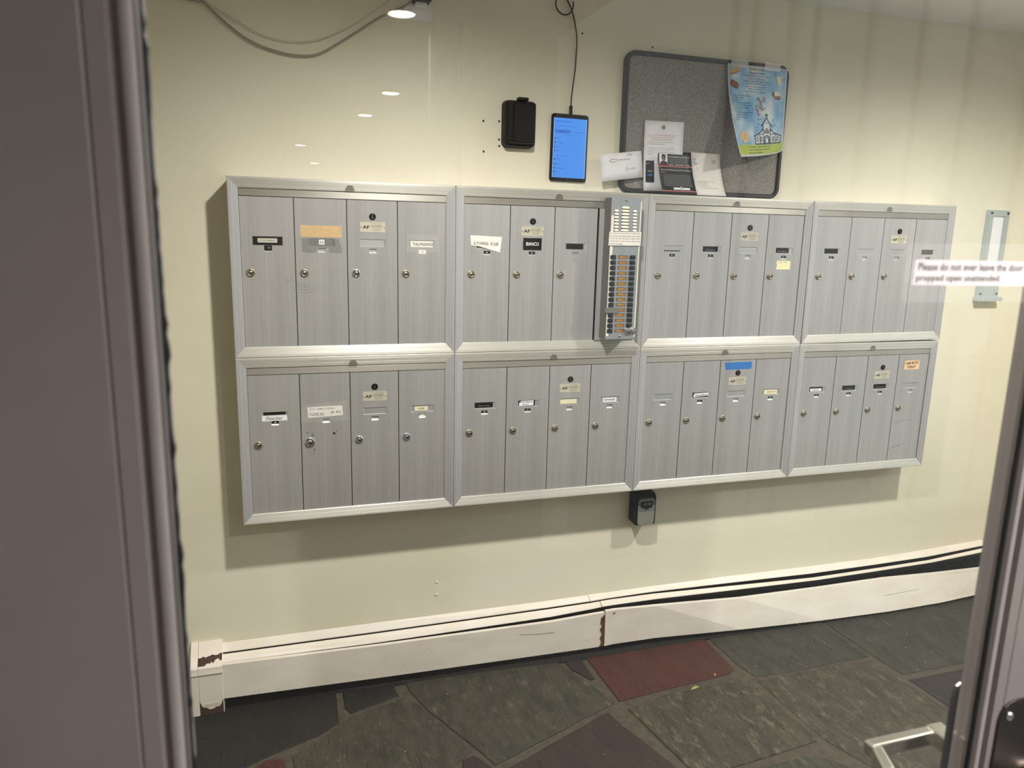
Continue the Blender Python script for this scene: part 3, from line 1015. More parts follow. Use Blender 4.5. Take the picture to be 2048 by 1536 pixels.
for i in range(9):
    louver(1.1605, .948 + BASE - i * .0098, .028, .0088).build('louver', [M_louver, M_dark], ic)
for i in range(7):
    louver(1.1300 + .0003 * i, .938 + BASE - i * .0098, .0155, .0088).build('louver', [M_louver, M_dark], ic)
    louver(1.1925 + .0003 * i, .938 + BASE - i * .0098, .0155, .0088).build('louver', [M_louver, M_dark], ic)
bproto = sproto = None
bz0, bdz = .797 + BASE, .01655
for i in range(15):
    z = bz0 - bdz * i
    for xc in (1.1245, 1.1915):
        if bproto is None:
            mb = MB().rbox(-.0092, .0092, -.0045, .0, -.0062, .0062, .0012, .0010)
            mb.box(-.0030, .0060, -.0050, -.0045, -.0012, .0040, 1)
            bproto = mb.build('call_button', [M_button, M_buttontop], ic, local=True)
            b = bproto
        else:
            b = dup(bproto, ic)
        b.location = (xc - 1.1625, icy, z - icz0)
    if sproto is None:
        mb = MB().box(-.0165, .0165, -.0004, 0, -.0052, .0052, 1)
        mb.box(-.0150, .0150, -.0010, -.0004, -.0040, .0034, 0)
        for q in (-.0118, .0118):
            mb.box(q - .0014, q + .0014, -.0013, -.0010, -.0016, .0014, 1)
        sproto = mb.build('name_slot', [M_brass, mat('slot_shadow', '4E3A1C', .6)], ic, local=True)
        s_ = sproto
    else:
        s_ = dup(sproto, ic)
    s_.location = (1.1585 - 1.1625, icy, z - icz0)
for z in (icz1 - .0085, icz0 + .0095):
    MB().lathe((1.1615, icy, z), [(.0046, 0), (.0044, -.0010), (.003, -.0026), (.001, -.003)], 'y', 14).build('face_screw', M_nickel, ic)
zt = bz0 - bdz * 10
mb = MB()
mb.add([(icx0 - .004, icy - .0060, zt - .008), (1.1335, icy - .0065, zt - .0085), (1.150, icy - .0062, zt - .004), (1.152, icy - .0060, zt + .0065), (1.1335, icy - .0065, zt + .0085), (icx0 - .003, icy - .0060, zt + .0085),
        (icx0 - .004, icy + .004, zt - .008), (icx0 - .003, icy + .004, zt + .0085)], [(0, 1, 4, 5), (1, 2, 3, 4), (6, 0, 5, 7)])
o = mb.build('button_cover', mat('tape_metal', '9D9C96', .4, .75), ic)
o['label'] = 'grey metal flap over a left button'
sd = o.modifiers.new('solid', 'SOLIDIFY'); sd.thickness = .0008
zt = bz0 - bdz * 14 + .0015
mb = MB()
random.seed(3)
n, mrow = 9, 5
v = []
for j in range(mrow):
    for i in range(n):
        a, b = i / (n - 1), j / (mrow - 1)
        wv = .0035 * math.sin(a * PI) * math.sin(b * PI) + random.uniform(0, .0022)
        v.append((1.176 + .040 * a + random.uniform(-.0008, .0008), icy - .0052 - wv, zt - .0095 + .019 * b - (.003 * (1 - a) if j == 0 else 0) + random.uniform(-.0012, .0012) - (.004 * abs(a - .5) if j == mrow - 1 else 0)))
f = [(j * n + i, j * n + i + 1, (j + 1) * n + i + 1, (j + 1) * n + i) for j in range(mrow - 1) for i in range(n - 1)]
o = mb.add(v, f).build('foil_cover', mat('crumpled_foil', 'B4B4B2', .28, .9), ic)
o['label'] = 'crumpled foil over the lowest right button'
sd = o.modifiers.new('solid', 'SOLIDIFY'); sd.thickness = .0005

iy = icy - .0046
n2 = thing('intercom_notice', (1.160, iy, .837 + BASE), 'small white printed note taped across the intercom panel below its speaker slots', 'notice')
MB().sheet([(1.1055, .8325 + BASE), (1.2155, .8335 + BASE), (1.2165, .8755 + BASE), (1.1068, .8745 + BASE)], iy, .0004).build('paper', M_paper, n2)
mb = MB()
for i, (s, w_) in enumerate((('Some apts use the new intercom tablet above.', .104), ('The old intercom buttons below do not work', .103), ('for #13, #21, #33, #43, #51, and #63. Call or', .104), ('message them by other means if they are not', .104), ('listed on the tablet.', .045))):
    mb.text(s, 1.1090, .8672 + BASE - i * .0080, w_, .0055, iy - .0002)
mb.build('lettering', mat('note_print', '5A4A44', .7), n2)

# ------------------------------------------------------------------ bulletin board and its papers
bx0, bx1, bz0b, bz1b = 1.203, 1.818, 1.6275, 2.068
bd = thing('bulletin_board', (1.51, WALL, bz0b), 'grey fabric bulletin board with black rounded frame, above the mailboxes', 'bulletin board')
M_felt = mat('grey_felt', '6E6862', .95)
t = NT(M_felt)
v = t.coord()
t.l(t.ramp(t.noise(v, 420, 3, .8), (.32, '5A5652'), (.5, '8A857E'), (.68, 'B8B2A8')), t.b.inputs['Base Color'])
t.bump(t.noise(v, 500, 3, .7), .4, .001)
MB().rbox(bx0 + .012, bx1 - .012, WALL - .013, WALL - .001, bz0b + .012, bz1b - .012, .022, 0, 0, 6).build('felt_panel', M_felt, bd)


def ring(x0, x1, z0, z1, r, wd, ya, yb, k=6):
    def loop(ins):
        out = []
        rr = r - ins
        for cx, cz, a0 in ((x1 - r, z1 - r, 0), (x0 + r, z1 - r, 90), (x0 + r, z0 + r, 180), (x1 - r, z0 + r, 270)):
            for i in range(k + 1):
                a = math.radians(a0 + 90 * i / k)
                out.append((cx + rr * math.cos(a), cz + rr * math.sin(a)))
        return out
    L = [[(a, yb, b) for a, b in loop(0)], [(a, ya + .004, b) for a, b in loop(0)], [(a, ya, b) for a, b in loop(.003)], [(a, ya, b) for a, b in loop(wd - .003)],
         [(a, ya + .004, b) for a, b in loop(wd)], [(a, yb, b) for a, b in loop(wd)]]
    n = len(L[0])
    mb = MB()
    f = []
    for q in range(5):
        f += [(q * n + i, (q + 1) * n + i, (q + 1) * n + (i + 1) % n, q * n + (i + 1) % n) for i in range(n)]
    mb.add(sum(L, []), f)
    return mb


ring(bx0, bx1, bz0b, bz1b, .036, .015, WALL - .020, WALL).build('frame', mat('board_frame', '2A2A2C', .5), bd)

BY = WALL - .0135      # face of the felt


def curved(name, label_, cat, P, nu, nv, m, prints, loc, parts=None):
    """a sheet of paper P(u, v) with its print lying on it"""
    o = thing(name, loc, label_, cat)
    v, f = [], []
    for j in range(nv + 1):
        for i in range(nu + 1):
            v.append(P(i / nu, j / nv))
    k = nu + 1
    f = [(j * k + i, j * k + i + 1, (j + 1) * k + i + 1, (j + 1) * k + i) for j in range(nv) for i in range(nu)]
    mb = MB().add(v, f, 0, True)
    sh = mb.build('sheet', m, o)
    uv = sh.data.uv_layers.new(name='UVMap')
    for lp in sh.data.loops:
        i = lp.vertex_index
        uv.data[lp.index].uv = ((i % k) / nu, (i // k) / nv)
    s_ = sh.modifiers.new('solid', 'SOLIDIFY'); s_.thickness = .0004; s_.offset = -1.0
    def on(u, q, lift=.0006):
        a = Vector(P(u, q))
        du = (Vector(P(min(u + .01, 1), q)) - Vector(P(max(u - .01, 0), q)))
        dv = (Vector(P(u, min(q + .01, 1))) - Vector(P(u, max(q - .01, 0))))
        nn = du.cross(dv).normalized()
        if nn.y > 0: nn = -nn
        return tuple(a + nn * lift)
    for pname, mm, fn in prints:
        mb = MB()
        fn(mb, on)
        mb.build(pname, mm, o)
    return o


def poly(mb, on, pts, m=0, lift=.0006):
    lift = .0008 + lift * 1.2
    """small flat print; cut into a fan so that it follows the paper"""
    c = (sum(p[0] for p in pts) / len(pts), sum(p[1] for p in pts) / len(pts))
    v = [on(*c, lift)] + [on(a, b, lift) for a, b in pts]
    n = len(pts)
    mb.add(v, [(0, i + 1, (i + 1) % n + 1) for i in range(n)], m)


def rect(mb, on, a, b, c, d, m=0, lift=.0006, nu=1, nv=1):
    for i in range(nu):
        for j in range(nv):
            x0, x1 = a + (b - a) * i / nu, a + (b - a) * (i + 1) / nu
            z0, z1 = c + (d - c) * j / nv, c + (d - c) * (j + 1) / nv
            mb.add([on(x0, z0, lift), on(x1, z0, lift), on(x1, z1, lift), on(x0, z1, lift)], [(0, 1, 2, 3)], m)


def line(mb, on, pts, wd, m=0, lift=.0008, asp=1.0):
    lift = .0012 + lift * 1.2
    for (a, b), (c, d) in zip(pts, pts[1:]):
        L = math.hypot(c - a, d - b) or 1e-6
        nx, ny = -(d - b) / L * wd, (c - a) / L * wd * asp
        mb.add([on(a - nx, b - ny, lift), on(c - nx, d - ny, lift), on(c + nx, d + ny, lift), on(a + nx, b + ny, lift)], [(0, 1, 2, 3)], m)


def ell(cx, cy, rx, ry, n=12, rot=0):
    out = []
    for i in range(n):
        a = 2 * PI * i / n
        u, q = rx * math.cos(a), ry * math.sin(a)
        out.append((cx + u * math.cos(rot) - q * math.sin(rot), cy + u * math.sin(rot) + q * math.cos(rot)))
    return out


def txt(mb, on, s, x, z, w_, h, m=0, lift=.0007):
    mb.text(s, x, z, w_, h, 0, m, fn=lambda u, q: on(u, q, lift + .0006))


# blue event poster, lower left corner curling away from the board
def P_poster(u, q):
    d = 1 - q
    y = BY - .0075 - .092 * (1 - u) ** 1.25 * d ** 2.0 - .012 * d
    x = 1.571 + .234 * u + .010 * (1 - u) * d
    z = 2.056 - .266 * d - .040 * (1 - u) ** .6 * d ** 2
    return (x, y, z)


M_poster = mat('poster_print', '8FBEE0', .45)
t = NT(M_poster)
uvn = t.n('ShaderNodeUVMap')
nz = t.n('ShaderNodeTexNoise'); nz.inputs['Scale'].default_value = 3.2; nz.inputs['Detail'].default_value = 3
t.l(uvn.outputs[0], nz.inputs['Vector'])
c1 = t.ramp(nz.outputs['Fac'], (.36, '74ADDD'), (.50, 'A3CAE6'), (.64, 'E2E9EC'))
sx = t.n('ShaderNodeSeparateXYZ'); t.l(uvn.outputs[0], sx.inputs[0])
gr = t.ramp(sx.outputs[1], (.105, 1.0), (.135, 0.0))
c2 = t.mix(gr, c1, 'B9CB5C')
ed = t.n('ShaderNodeMath', operation='ABSOLUTE'); sb = t.n('ShaderNodeMath', operation='SUBTRACT'); sb.inputs[1].default_value = .5
t.l(sx.outputs[0], sb.inputs[0]); t.l(sb.outputs[0], ed.inputs[0])
ed2 = t.n('ShaderNodeMath', operation='ABSOLUTE'); sb2 = t.n('ShaderNodeMath', operation='SUBTRACT'); sb2.inputs[1].default_value = .5
t.l(sx.outputs[1], sb2.inputs[0]); t.l(sb2.outputs[0], ed2.inputs[0])
mxn = t.n('ShaderNodeMath', operation='MAXIMUM'); t.l(ed.outputs[0], mxn.inputs[0]); t.l(ed2.outputs[0], mxn.inputs[1])
c3 = t.mix(t.ramp(mxn.outputs[0], (.482, 0.0), (.488, 1.0)), c2, 'E8ECF0')
t.l(c3, t.b.inputs['Base Color'])
M_navy = mat('navy_print', '1A2F45', .6)
M_church = mat('church_white', 'E6EDF2', .6)
M_line = mat('church_line', '33424E', .6)
M_tan = mat('cookie_tan', 'D9A868', .6)
M_tan2 = mat('cookie_dark', 'B8834A', .6)
M_pret = mat('berry_brown', '8A4438', .6)
M_pump = mat('pumpkin_orange', 'F3D8AE', .6)
M_pump2 = mat('pumpkin_dark', 'EBBE8E', .6)
M_leafs = [mat('leaf_pink', 'C98A86', .6), mat('leaf_green', '88A878', .6), mat('leaf_red', 'CC8A80', .6), mat('leaf_slate', '6F86A0', .6)]


def pr_text(mb, on):
    for s, x, z, w_, h in (('Inman Street', .36, .945, .25, .026), ('Meet & Greet', .36, .902, .25, .026), ('Hosted by St. Mary Orthodox Church', .245, .868, .485, .020), ('8 Inman St, Cambridge', .33, .834, .29, .018),
                           ('September 27th, 2025 - 12:00-3:00pm', .27, .805, .415, .017), ('(Rain date - October 4th, 2025)', .31, .780, .33, .015), ('A fun, free, and easy way to', .29, .744, .355, .016),
                           ('build community &', .345, .716, .235, .016), ('get to know your neighbors!', .28, .685, .365, .018)):
        txt(mb, on, s, x, z, w_, h)
    for i, s in enumerate(('We offering our hospitality through', 'games & creative outdoor', 'vegetables.', 'Will have activities performance &', 'share your instant calendar and with', 'short some popular songs. All', 'ages are welcome!', 'Sharing leaves original activities by',
                           'a Map which includes participants', 'sharing may attend (plus)', 'films.')):
        txt(mb, on, s, .035 + .004 * i, .632 - .0265 * i, .009 * len(s), .015)
    for i, s in enumerate(('In summation, The goal of this event to', 'thank our organizations, restaurants,', 'volunteering to neighbors.')):
        txt(mb, on, s, .24 - .03 * (i == 2), .082 - .030 * i, .0135 * len(s), .019)


def pr_food(mb, on):
    poly(mb, on, ell(.115, .915, .095, .030, 14, .35), 1)
    poly(mb, on, ell(.110, .925, .092, .027, 14, .35), 0, .0008)
    poly(mb, on, ell(.075, .775, .048, .040), 2); poly(mb, on, ell(.125, .755, .048, .040), 2, .0008)
    for i in range(9):
        poly(mb, on, ell(.06 + .09 * random.random(), .74 + .05 * random.random(), .008, .007, 6), 1, .0010)
    poly(mb, on, [(.815, .895), (.885, .905), (.91, .815), (.845, .805)], 3); poly(mb, on, [(.84, .890), (.905, .905), (.935, .88), (.86, .87)], 4, .0008)
    poly(mb, on, ell(.785, .685, .025, .030), 2)
    poly(mb, on, [(.775, .655), (.875, .640), (.915, .670), (.80, .690)], 1); poly(mb, on, [(.775, .640), (.880, .622), (.915, .652), (.875, .648)], 2, .0008)
    poly(mb, on, [(.785, .715), (.865, .718), (.905, .668), (.80, .668)], 4, .0010)


def pr_nature(mb, on):
    poly(mb, on, ell(.18, .195, .085, .062), 0)
    for c in (.14, .18, .22):
        poly(mb, on, ell(c, .197, .022, .055), 1, .0008)
    for i in range(15):
        poly(mb, on, ell(.475 + .14 * random.random(), .43 + .205 * random.random(), .022, .014, 6, random.random() * 3), 2 + i % 4, .0008 + .0001 * i)


def pr_church(mb, on):
    W_ = .0042
    rect(mb, on, .405, .935, .122, .212, 0, .0009, 8, 2)
    rect(mb, on, .505, .83, .212, .262, 0, .0009, 6, 1)
    rect(mb, on, .585, .725, .262, .335, 0, .0009, 3, 2)
    poly(mb, on, [(.57, .335), (.74, .335), (.655, .405)], 0, .0003)
    L = lambda pts, wd=W_: line(mb, on, pts, wd, 1, .0009, .82)
    L([(.40, .12), (.94, .12)], .006)
    for x, a, b in ((.405, .12, .205), (.935, .12, .205), (.505, .12, .215), (.585, .12, .30), (.725, .12, .30), (.83, .12, .215)):
        L([(x, a), (x, b)])
    L([(.375, .205), (.44, .215), (.52, .245), (.585, .285)], .006); L([(.95, .200), (.88, .215), (.79, .245), (.725, .285)], .006)
    L([(.505, .225), (.585, .225)]); L([(.725, .225), (.83, .225)])
    L([(.545, .318), (.60, .350), (.655, .412), (.70, .352), (.76, .318)], .006); L([(.56, .318), (.59, .335)]); L([(.585, .30), (.585, .335)]); L([(.725, .30), (.725, .335)])
    L([(.655, .412), (.655, .455)], .007); L([(.63, .440), (.682, .440)], .007)
    def arch(cx, z0, w_, h, wd=W_):
        L([(cx - w_, z0), (cx - w_, z0 + h * .6), (cx - w_ * .7, z0 + h * .87), (cx, z0 + h), (cx + w_ * .7, z0 + h * .87), (cx + w_, z0 + h * .6), (cx + w_, z0)], wd)
    arch(.655, .122, .055, .09, .006); arch(.655, .122, .035, .072)
    for x in (.45, .535, .785, .875):
        arch(x, .148, .016, .05); L([(x - .016, .148), (x + .016, .148)])
    for x, h in ((.622, .035), (.655, .055), (.688, .035)):
        arch(x, .238, .014, h); L([(x - .014, .238), (x + .014, .238)])
    poly(mb, on, ell(.655, .352, .013, .010), 1, .0009); poly(mb, on, ell(.655, .352, .008, .006), 0, .0011)
    for x, z in ((.46, .30), (.495, .335), (.50, .39), (.54, .395), (.79, .385), (.81, .325), (.77, .310)):
        poly(mb, on, ell(x, z, .010, .006, 6), 1, .0009)


random.seed(11)
poster = curved('event_poster', 'blue event poster with a drawn church, taped to the board', 'poster', P_poster, 14, 16, M_poster,
                [('print_lettering', M_navy, pr_text), ('print_food', [M_tan, M_tan2, M_pret, M_yellow, M_paper], pr_food), ('print_plants', [M_pump, M_pump2] + M_leafs, pr_nature), ('print_church', [M_church, M_line], pr_church)], (1.69, BY, 1.77))
MB().sheet([(1.583, 2.048), (1.648, 2.045), (1.650, 2.0695), (1.585, 2.0715)], BY - .0085, .0002).build('tape_piece', M_tape, poster)
MB().sheet([(1.714, 2.046), (1.778, 2.045), (1.776, 2.0700), (1.716, 2.0735)], BY - .0085, .0002).build('tape_piece', M_tape, poster)


# pinned letter
def P_letter(u, q):
    d = 1 - q
    return (1.283 + .143 * u + .006 * d * d - .004 * math.sin(d * PI), BY - .003 - .006 * math.sin(d * PI) - .004 * d, 1.636 + .222 * q + .003 * u)


def pr_red(mb, on):
    for i, (s, x, w_) in enumerate((('Inman Court residents, if you\'d like to join our', .11, .68), ('tenants\' association tenant app, please scan', .115, .67), ('the QR code below for instructions.', .18, .53))):
        txt(mb, on, s, x, .785 - .031 * i, w_, .017)


def pr_body(mb, on):
    for i, s in enumerate(('In the app we do things such as meeting minutes,', 'events, discussions, and more.', '', 'If you do not have an invitation, ask a neighbor', 'or contact one of us. Once your sign-up is', 'approved, you will have access to the full list of', 'the rooms.', '', 'You may also view the notices', 'to keep everyone informed.', '', 'Thank you for your')):
        if s: txt(mb, on, s, .095, .690 - .0285 * i, .0139 * len(s), .013)
    rect(mb, on, .05, .27, .12, .43, 1, .0008, 2, 3)
    rect(mb, on, .10, .22, .215, .235, 2, .0011)
    rect(mb, on, .10, .22, .278, .284, 3, .0011); rect(mb, on, .065, .15, .385, .390, 3, .0011)


letter = curved('paper_letter', 'white printed letter with a red heading, pinned to the board above the mailboxes', 'letter', P_letter, 6, 10, M_paperw,
                [('print_heading', M_red, pr_red), ('print_body', [M_ink, M_matteblack, M_blue, M_white], pr_body)], (1.355, BY, 1.636))
pn = thing('push_pin', (1.349, BY - .004, 1.840), 'round steel push pin holding the white letter', 'push pin')
MB().lathe((1.349, BY - .0040, 1.840), [(.0014, .003), (.0014, -.003), (.0058, -.004), (.0062, -.0055), (.0045, -.0075), (.001, -.0082)], 'y', 16).build('pin_head', M_nickel, pn)


# black flyer and white postcard standing on the mailbox top, leaning on the board
def P_flyer(u, q):
    d = 1 - q
    return (1.332 + .123 * u + .004 * d * u, BY - .010 - .050 * d ** 1.6, 1.6270 + .138 * q)


def pr_fw(mb, on):
    txt(mb, on, 'PUT OUR EXPERIENCE TO WORK FOR YOU', .31, .855, .63, .030)
    txt(mb, on, 'OUR LOCAL KNOWLEDGE AND SKILLS SPEAK FOR THEMSELVES', .06, .545, .88, .028)
    txt(mb, on, 'CALL US', .07, .490, .10, .016)
    rect(mb, on, .35, .82, .098, .148, 0, .0007, 3, 1)
    poly(mb, on, [(.575, .08), (.64, .125), (.575, .17), (.515, .125)], 0, .0009)
    for a, b in ((.30, .44), (.49, .76), (.80, .94)):
        rect(mb, on, a, b, .680, .690, 0)


def pr_fg(mb, on):
    for i in range(5): rect(mb, on, .31, (.93, .90, .92, .88, .90)[i], .815 - .026 * i, .822 - .026 * i, 0)
    for i in range(11): rect(mb, on, .10, (.92, .90, .93, .91, .92, .90, .93, .88, .92, .9, .95)[i], .445 - .0265 * i, .453 - .0265 * i, 0, .0007, 3, 1)


def pr_fr(mb, on):
    rect(mb, on, 0, 1, .650, .672, 0, .0006, 4, 1); rect(mb, on, 0, 1, .636, .649, 1, .0007, 4, 1)
    rect(mb, on, 0, 1, .042, .060, 0, .0006, 4, 1); rect(mb, on, 0, 1, .060, .072, 1, .0007, 4, 1)
    rect(mb, on, .035, .275, .680, .70, 0, .0007)
    poly(mb, on, [(.575, .105), (.605, .125), (.575, .145), (.545, .125)], 0, .0012)


def pr_face(mb, on):
    rect(mb, on, .035, .275, .70, .935, 0, .0005)
    poly(mb, on, [(.045, .70), (.07, .745), (.12, .765), (.20, .765), (.25, .745), (.27, .70)], 1, .0007)
    poly(mb, on, ell(.16, .845, .065, .080), 2, .0009)
    poly(mb, on, [(.10, .855), (.10, .905), (.16, .928), (.22, .905), (.22, .855), (.20, .885), (.12, .885)], 1, .0011)
    for x in (.137, .183): poly(mb, on, ell(x, .848, .014, .008, 8), 1, .0013)
    rect(mb, on, .14, .18, .795, .802, 1, .0013)


flyer = curved('black_flyer', 'black flyer with a small portrait and red stripes, leaning on the board', 'flyer', P_flyer, 6, 10, mat('flyer_black', '1C1B1D', .4),
               [('print_white', M_white, pr_fw), ('print_lines', M_greyprint, pr_fg), ('print_stripes', [M_darkred, mat('pink_print', 'D89A98', .6)], pr_fr), ('print_portrait', [M_paperw, mat('portrait_dark', '2A2A2C', .6), mat('portrait_mid', '6E6A68', .6)], pr_face)], (1.40, BY - .05, 1.627))


def P_post(u, q):
    d = 1 - q
    return (1.4560 + .112 * u + .006 * d * d, BY - .008 - .046 * d ** 1.7, 1.6265 + .140 * q)


def pr_post(mb, on):
    txt(mb, on, 'REALTY GROUP', .03, .935, .14, .014, 1); txt(mb, on, '1720 MASS AVE', .03, .905, .20, .014, 1)
    for i, w_ in enumerate((.13, .15, .12, .16, .21, .14)): rect(mb, on, .03, .03 + w_, .858 - .03 * i, .866 - .03 * i, 0)
    rect(mb, on, .72, .82, .845, .850, 0)
    for i in range(3): rect(mb, on, .735, .815, .815 - .022 * i, .825 - .022 * i, 2)
    for x in (.71, .84): rect(mb, on, x, x + .006, .75, .90, 2)
    rect(mb, on, .19, .20, .58, .66, 2)
    for i, w_ in enumerate((.60, .33, .35, .28, .42)): rect(mb, on, .12, .12 + w_, .33 - .028 * i, .335 - .028 * i, 2)
    rect(mb, on, .16, .78, .168, .174, 2)


post = curved('white_postcard', 'white postcard with small print, leaning on the board beside the black flyer', 'postcard', P_post, 6, 10, M_paper,
              [('print', [M_ink, M_red, M_greyprint], pr_post)], (1.51, BY - .05, 1.6265))


# tilted paper card with arrow, half on the board and half over the wall
def P_card(u, q):
    a = math.radians(8.0)
    X, Z = .1525 * u, .0835 * q
    x, z = 1.1300 + X * math.cos(a) - Z * math.sin(a), 1.6570 + X * math.sin(a) + Z * math.cos(a)
    return (x + .0, .0715 + .012 * u ** 2, z)


def pr_card(mb, on):
    L = lambda pts: line(mb, on, pts, .0032, 0, .0007, 1.8)
    L([(.20, .735), (.275, .815), (.275, .780), (.385, .780), (.385, .695), (.275, .695), (.275, .660), (.20, .735)])
    txt(mb, on, 'NEW INTERCOM', .43, .705, .265, .062)
    txt(mb, on, 'OLD INTERCOM', .645, .345, .185, .050)
    L([(.597, .30), (.580, .36), (.590, .36), (.590, .44), (.610, .44), (.610, .36), (.620, .36), (.597, .30)])
    for c, r in (((.66, .895), .020), ((.70, .930), .014), ((.74, .885), .02), ((.90, .84), .012)):
        L(ell(c[0], c[1], r, r * 1.6, 7))


card = curved('paper_card', 'small tilted white card with an arrow, hanging over the left edge of the board', 'card', P_card, 6, 3, M_paperw, [('print', M_greyprint, pr_card)], (1.205, BY, 1.66))

# ------------------------------------------------------------------ tablet with cable
tx0, tx1, tz0, tz1, ty = .9620, 1.0855, 1.6545, 1.8600, .100
tb = thing('tablet', (1.024, WALL, tz0), 'black tablet with a bright blue screen, mounted upright on the wall', 'tablet', None, (0, 0, 0))
MB().rbox(tx0, tx1, ty, WALL, tz0, tz1, .0085, .0015, 0, 6).build('body', M_plastic, tb)
sx0, sx1, sz0, sz1 = .9680, 1.0800, 1.6655, 1.8470
mb = MB().sheet([(sx0, sz0), (sx1, sz0), (sx1, sz1), (sx0, sz1)], ty - .0003, .0003, 0)
yy = ty - .0004
mb.add([(sx0, yy, sz0), (sx0 + .0014, yy, sz0), (sx0 + .0014, yy, sz1), (sx0, yy, sz1)], [(0, 1, 2, 3)], 2)
mb.add([(sx1 - .0014, yy, sz0), (sx1, yy, sz0), (sx1, yy, sz1), (sx1 - .0014, yy, sz1)], [(0, 1, 2, 3)], 2)
mb.add([(sx0 + .005, yy, 1.8015), (1.024, yy, 1.8015), (1.024, yy, 1.8115), (sx0 + .005, yy, 1.8115)], [(0, 1, 2, 3)], 1)
mb.build('screen', [M_screen, M_screen2, M_screen3], tb)
mb = MB()
for s, x, z, w_, h in (('INMAN APARTMENTS LIST', .973, 1.8345, .054, .0042), ('Search residents or apartment names', .983, 1.8215, .060, .0036), ('Q', .975, 1.8215, .003, .0036), ('Residents', .989, 1.8052, .019, .0034), ('Businesses', 1.040, 1.8050, .022, .0032),
                       ('Press an entry to start the call', 1.003, 1.7940, .042, .003), ('S. Adler', .984, 1.7835, .009, .004), ('C. Albrecht', .984, 1.7705, .017, .004), ('Banerjee', .983, 1.7575, .018, .004), ('Bianco', .982, 1.7450, .006, .004),
                       ('Boston Therapist Group', .981, 1.7310, .033, .004), ('C. Close', .981, 1.7190, .010, .004), ('Diaz', .980, 1.7055, .008, .004), ('Edward Fleischer', .979, 1.6930, .029, .004), ('Garcia', .979, 1.6805, .010, .004)):
    mb.text(s, x, z, w_, h, yy - .0001)
for z in (1.7835, 1.7705, 1.7575, 1.7450, 1.7190, 1.7055, 1.6930, 1.6805):
    mb.sheet([(.9725, z), (.9765, z), (.9765, z + .004), (.9725, z + .004)], yy - .0001, .00005)
mb.build('screen_lettering', M_screentext, tb)
MB().box(1.021, 1.024, ty - .0003, ty, 1.658, 1.6605).build('home_mark', M_nickel, tb)
tb.rotation_euler = (0, math.radians(.5), 0)

cb = thing('charging_cable', (1.0255, .103, 1.8600), 'thin black charging cable looping at the ceiling and running down into the tablet', 'cable')
path = [(.990, .100, 2.205), (1.006, .100, 2.181), (1.019, .101, 2.158), (1.029, .102, 2.126), (1.0375, .1035, 2.088), (1.0375, .104, 2.037), (1.036, .103, 2.001), (1.031, .1025, 1.956), (1.0265, .102, 1.915), (1.0255, .102, 1.886)]
MB().tube(spline(path, 5), .0021, 8).build('cord', M_plastic, cb)
lp = [(.992 + .029 * math.cos(a), .101 - .003 * math.sin(a * 2), 2.176 + .028 * math.sin(a)) for a in [math.radians(40 + 345 * i / 26) for i in range(27)]]
MB().tube(lp, .0020, 8).build('cord_loop', M_plastic, cb)
MB().box(1.0205, 1.0305, .0985, .1065, 1.8602, 1.8860).build('plug', M_plastic, cb, bevel=.002)

# ------------------------------------------------------------------ outlet, adapter and hanging cords at the top
ot = thing('wall_outlet', (.540, WALL, 2.085), 'white wall outlet plate at the top edge, holding the black adapter', 'outlet')
MB().rbox(.499, .581, .1045, WALL, 2.087, 2.205, .003, .0012).build('cover_plate', M_paperw, ot)
mb = MB()
for z in (2.115, 2.165): mb.rbox(.523, .557, .1035, .1045, z - .014, z + .014, .010)
mb.build('socket', M_white, ot)
ad = thing('power_adapter', (.547, .1035, 2.128), 'black power adapter plugged into the white outlet plate', 'adapter')
MB().rbox(.521, .574, .060, .1033, 2.131, 2.200, .006, .003).build('body', mottled('adapter_black', '26262A', '2E2E33', .45, 20), ad)
MB().box(.530, .562, .080, .1033, 2.122, 2.132).build('prong_base', M_paper, ad, bevel=.002)
c1 = thing('hanging_cord', (.19, .10, 1.962), 'long grey cord sagging along the top of the wall at the left', 'cord')
pts = [(-.20, .095, 2.085), (-.12, .098, 2.080), (-.057, .1, 2.075), (-.036, .1, 2.071), (.012, .1, 2.029), (.074, .1, 1.988), (.133, .1, 1.969), (.192, .1, 1.961), (.254, .1, 1.969), (.317, .1, 2.007), (.373, .1, 2.045), (.430, .1, 2.084), (.500, .1, 2.120), (.535, .09, 2.150)]
MB().tube(spline(pts, 5), .0030, 8).build('cord', mat('grey_cord', '9A9588', .6), c1)
c2 = thing('thin_cord', (.19, .10, 1.996), 'thin pale cord sagging just above the grey one near the ceiling', 'cord')
pts = [(-.06, .1, 2.09), (-.011, .1, 2.063), (.051, .1, 2.032), (.114, .1, 2.004), (.193, .1, 1.996), (.261, .1, 2.009), (.331, .1, 2.043), (.387, .1, 2.079), (.46, .1, 2.135), (.50, .1, 2.19)]
MB().tube(spline(pts, 5), .0016, 6).build('cord', mat('pale_cord', 'CFC6B4', .6), c2)

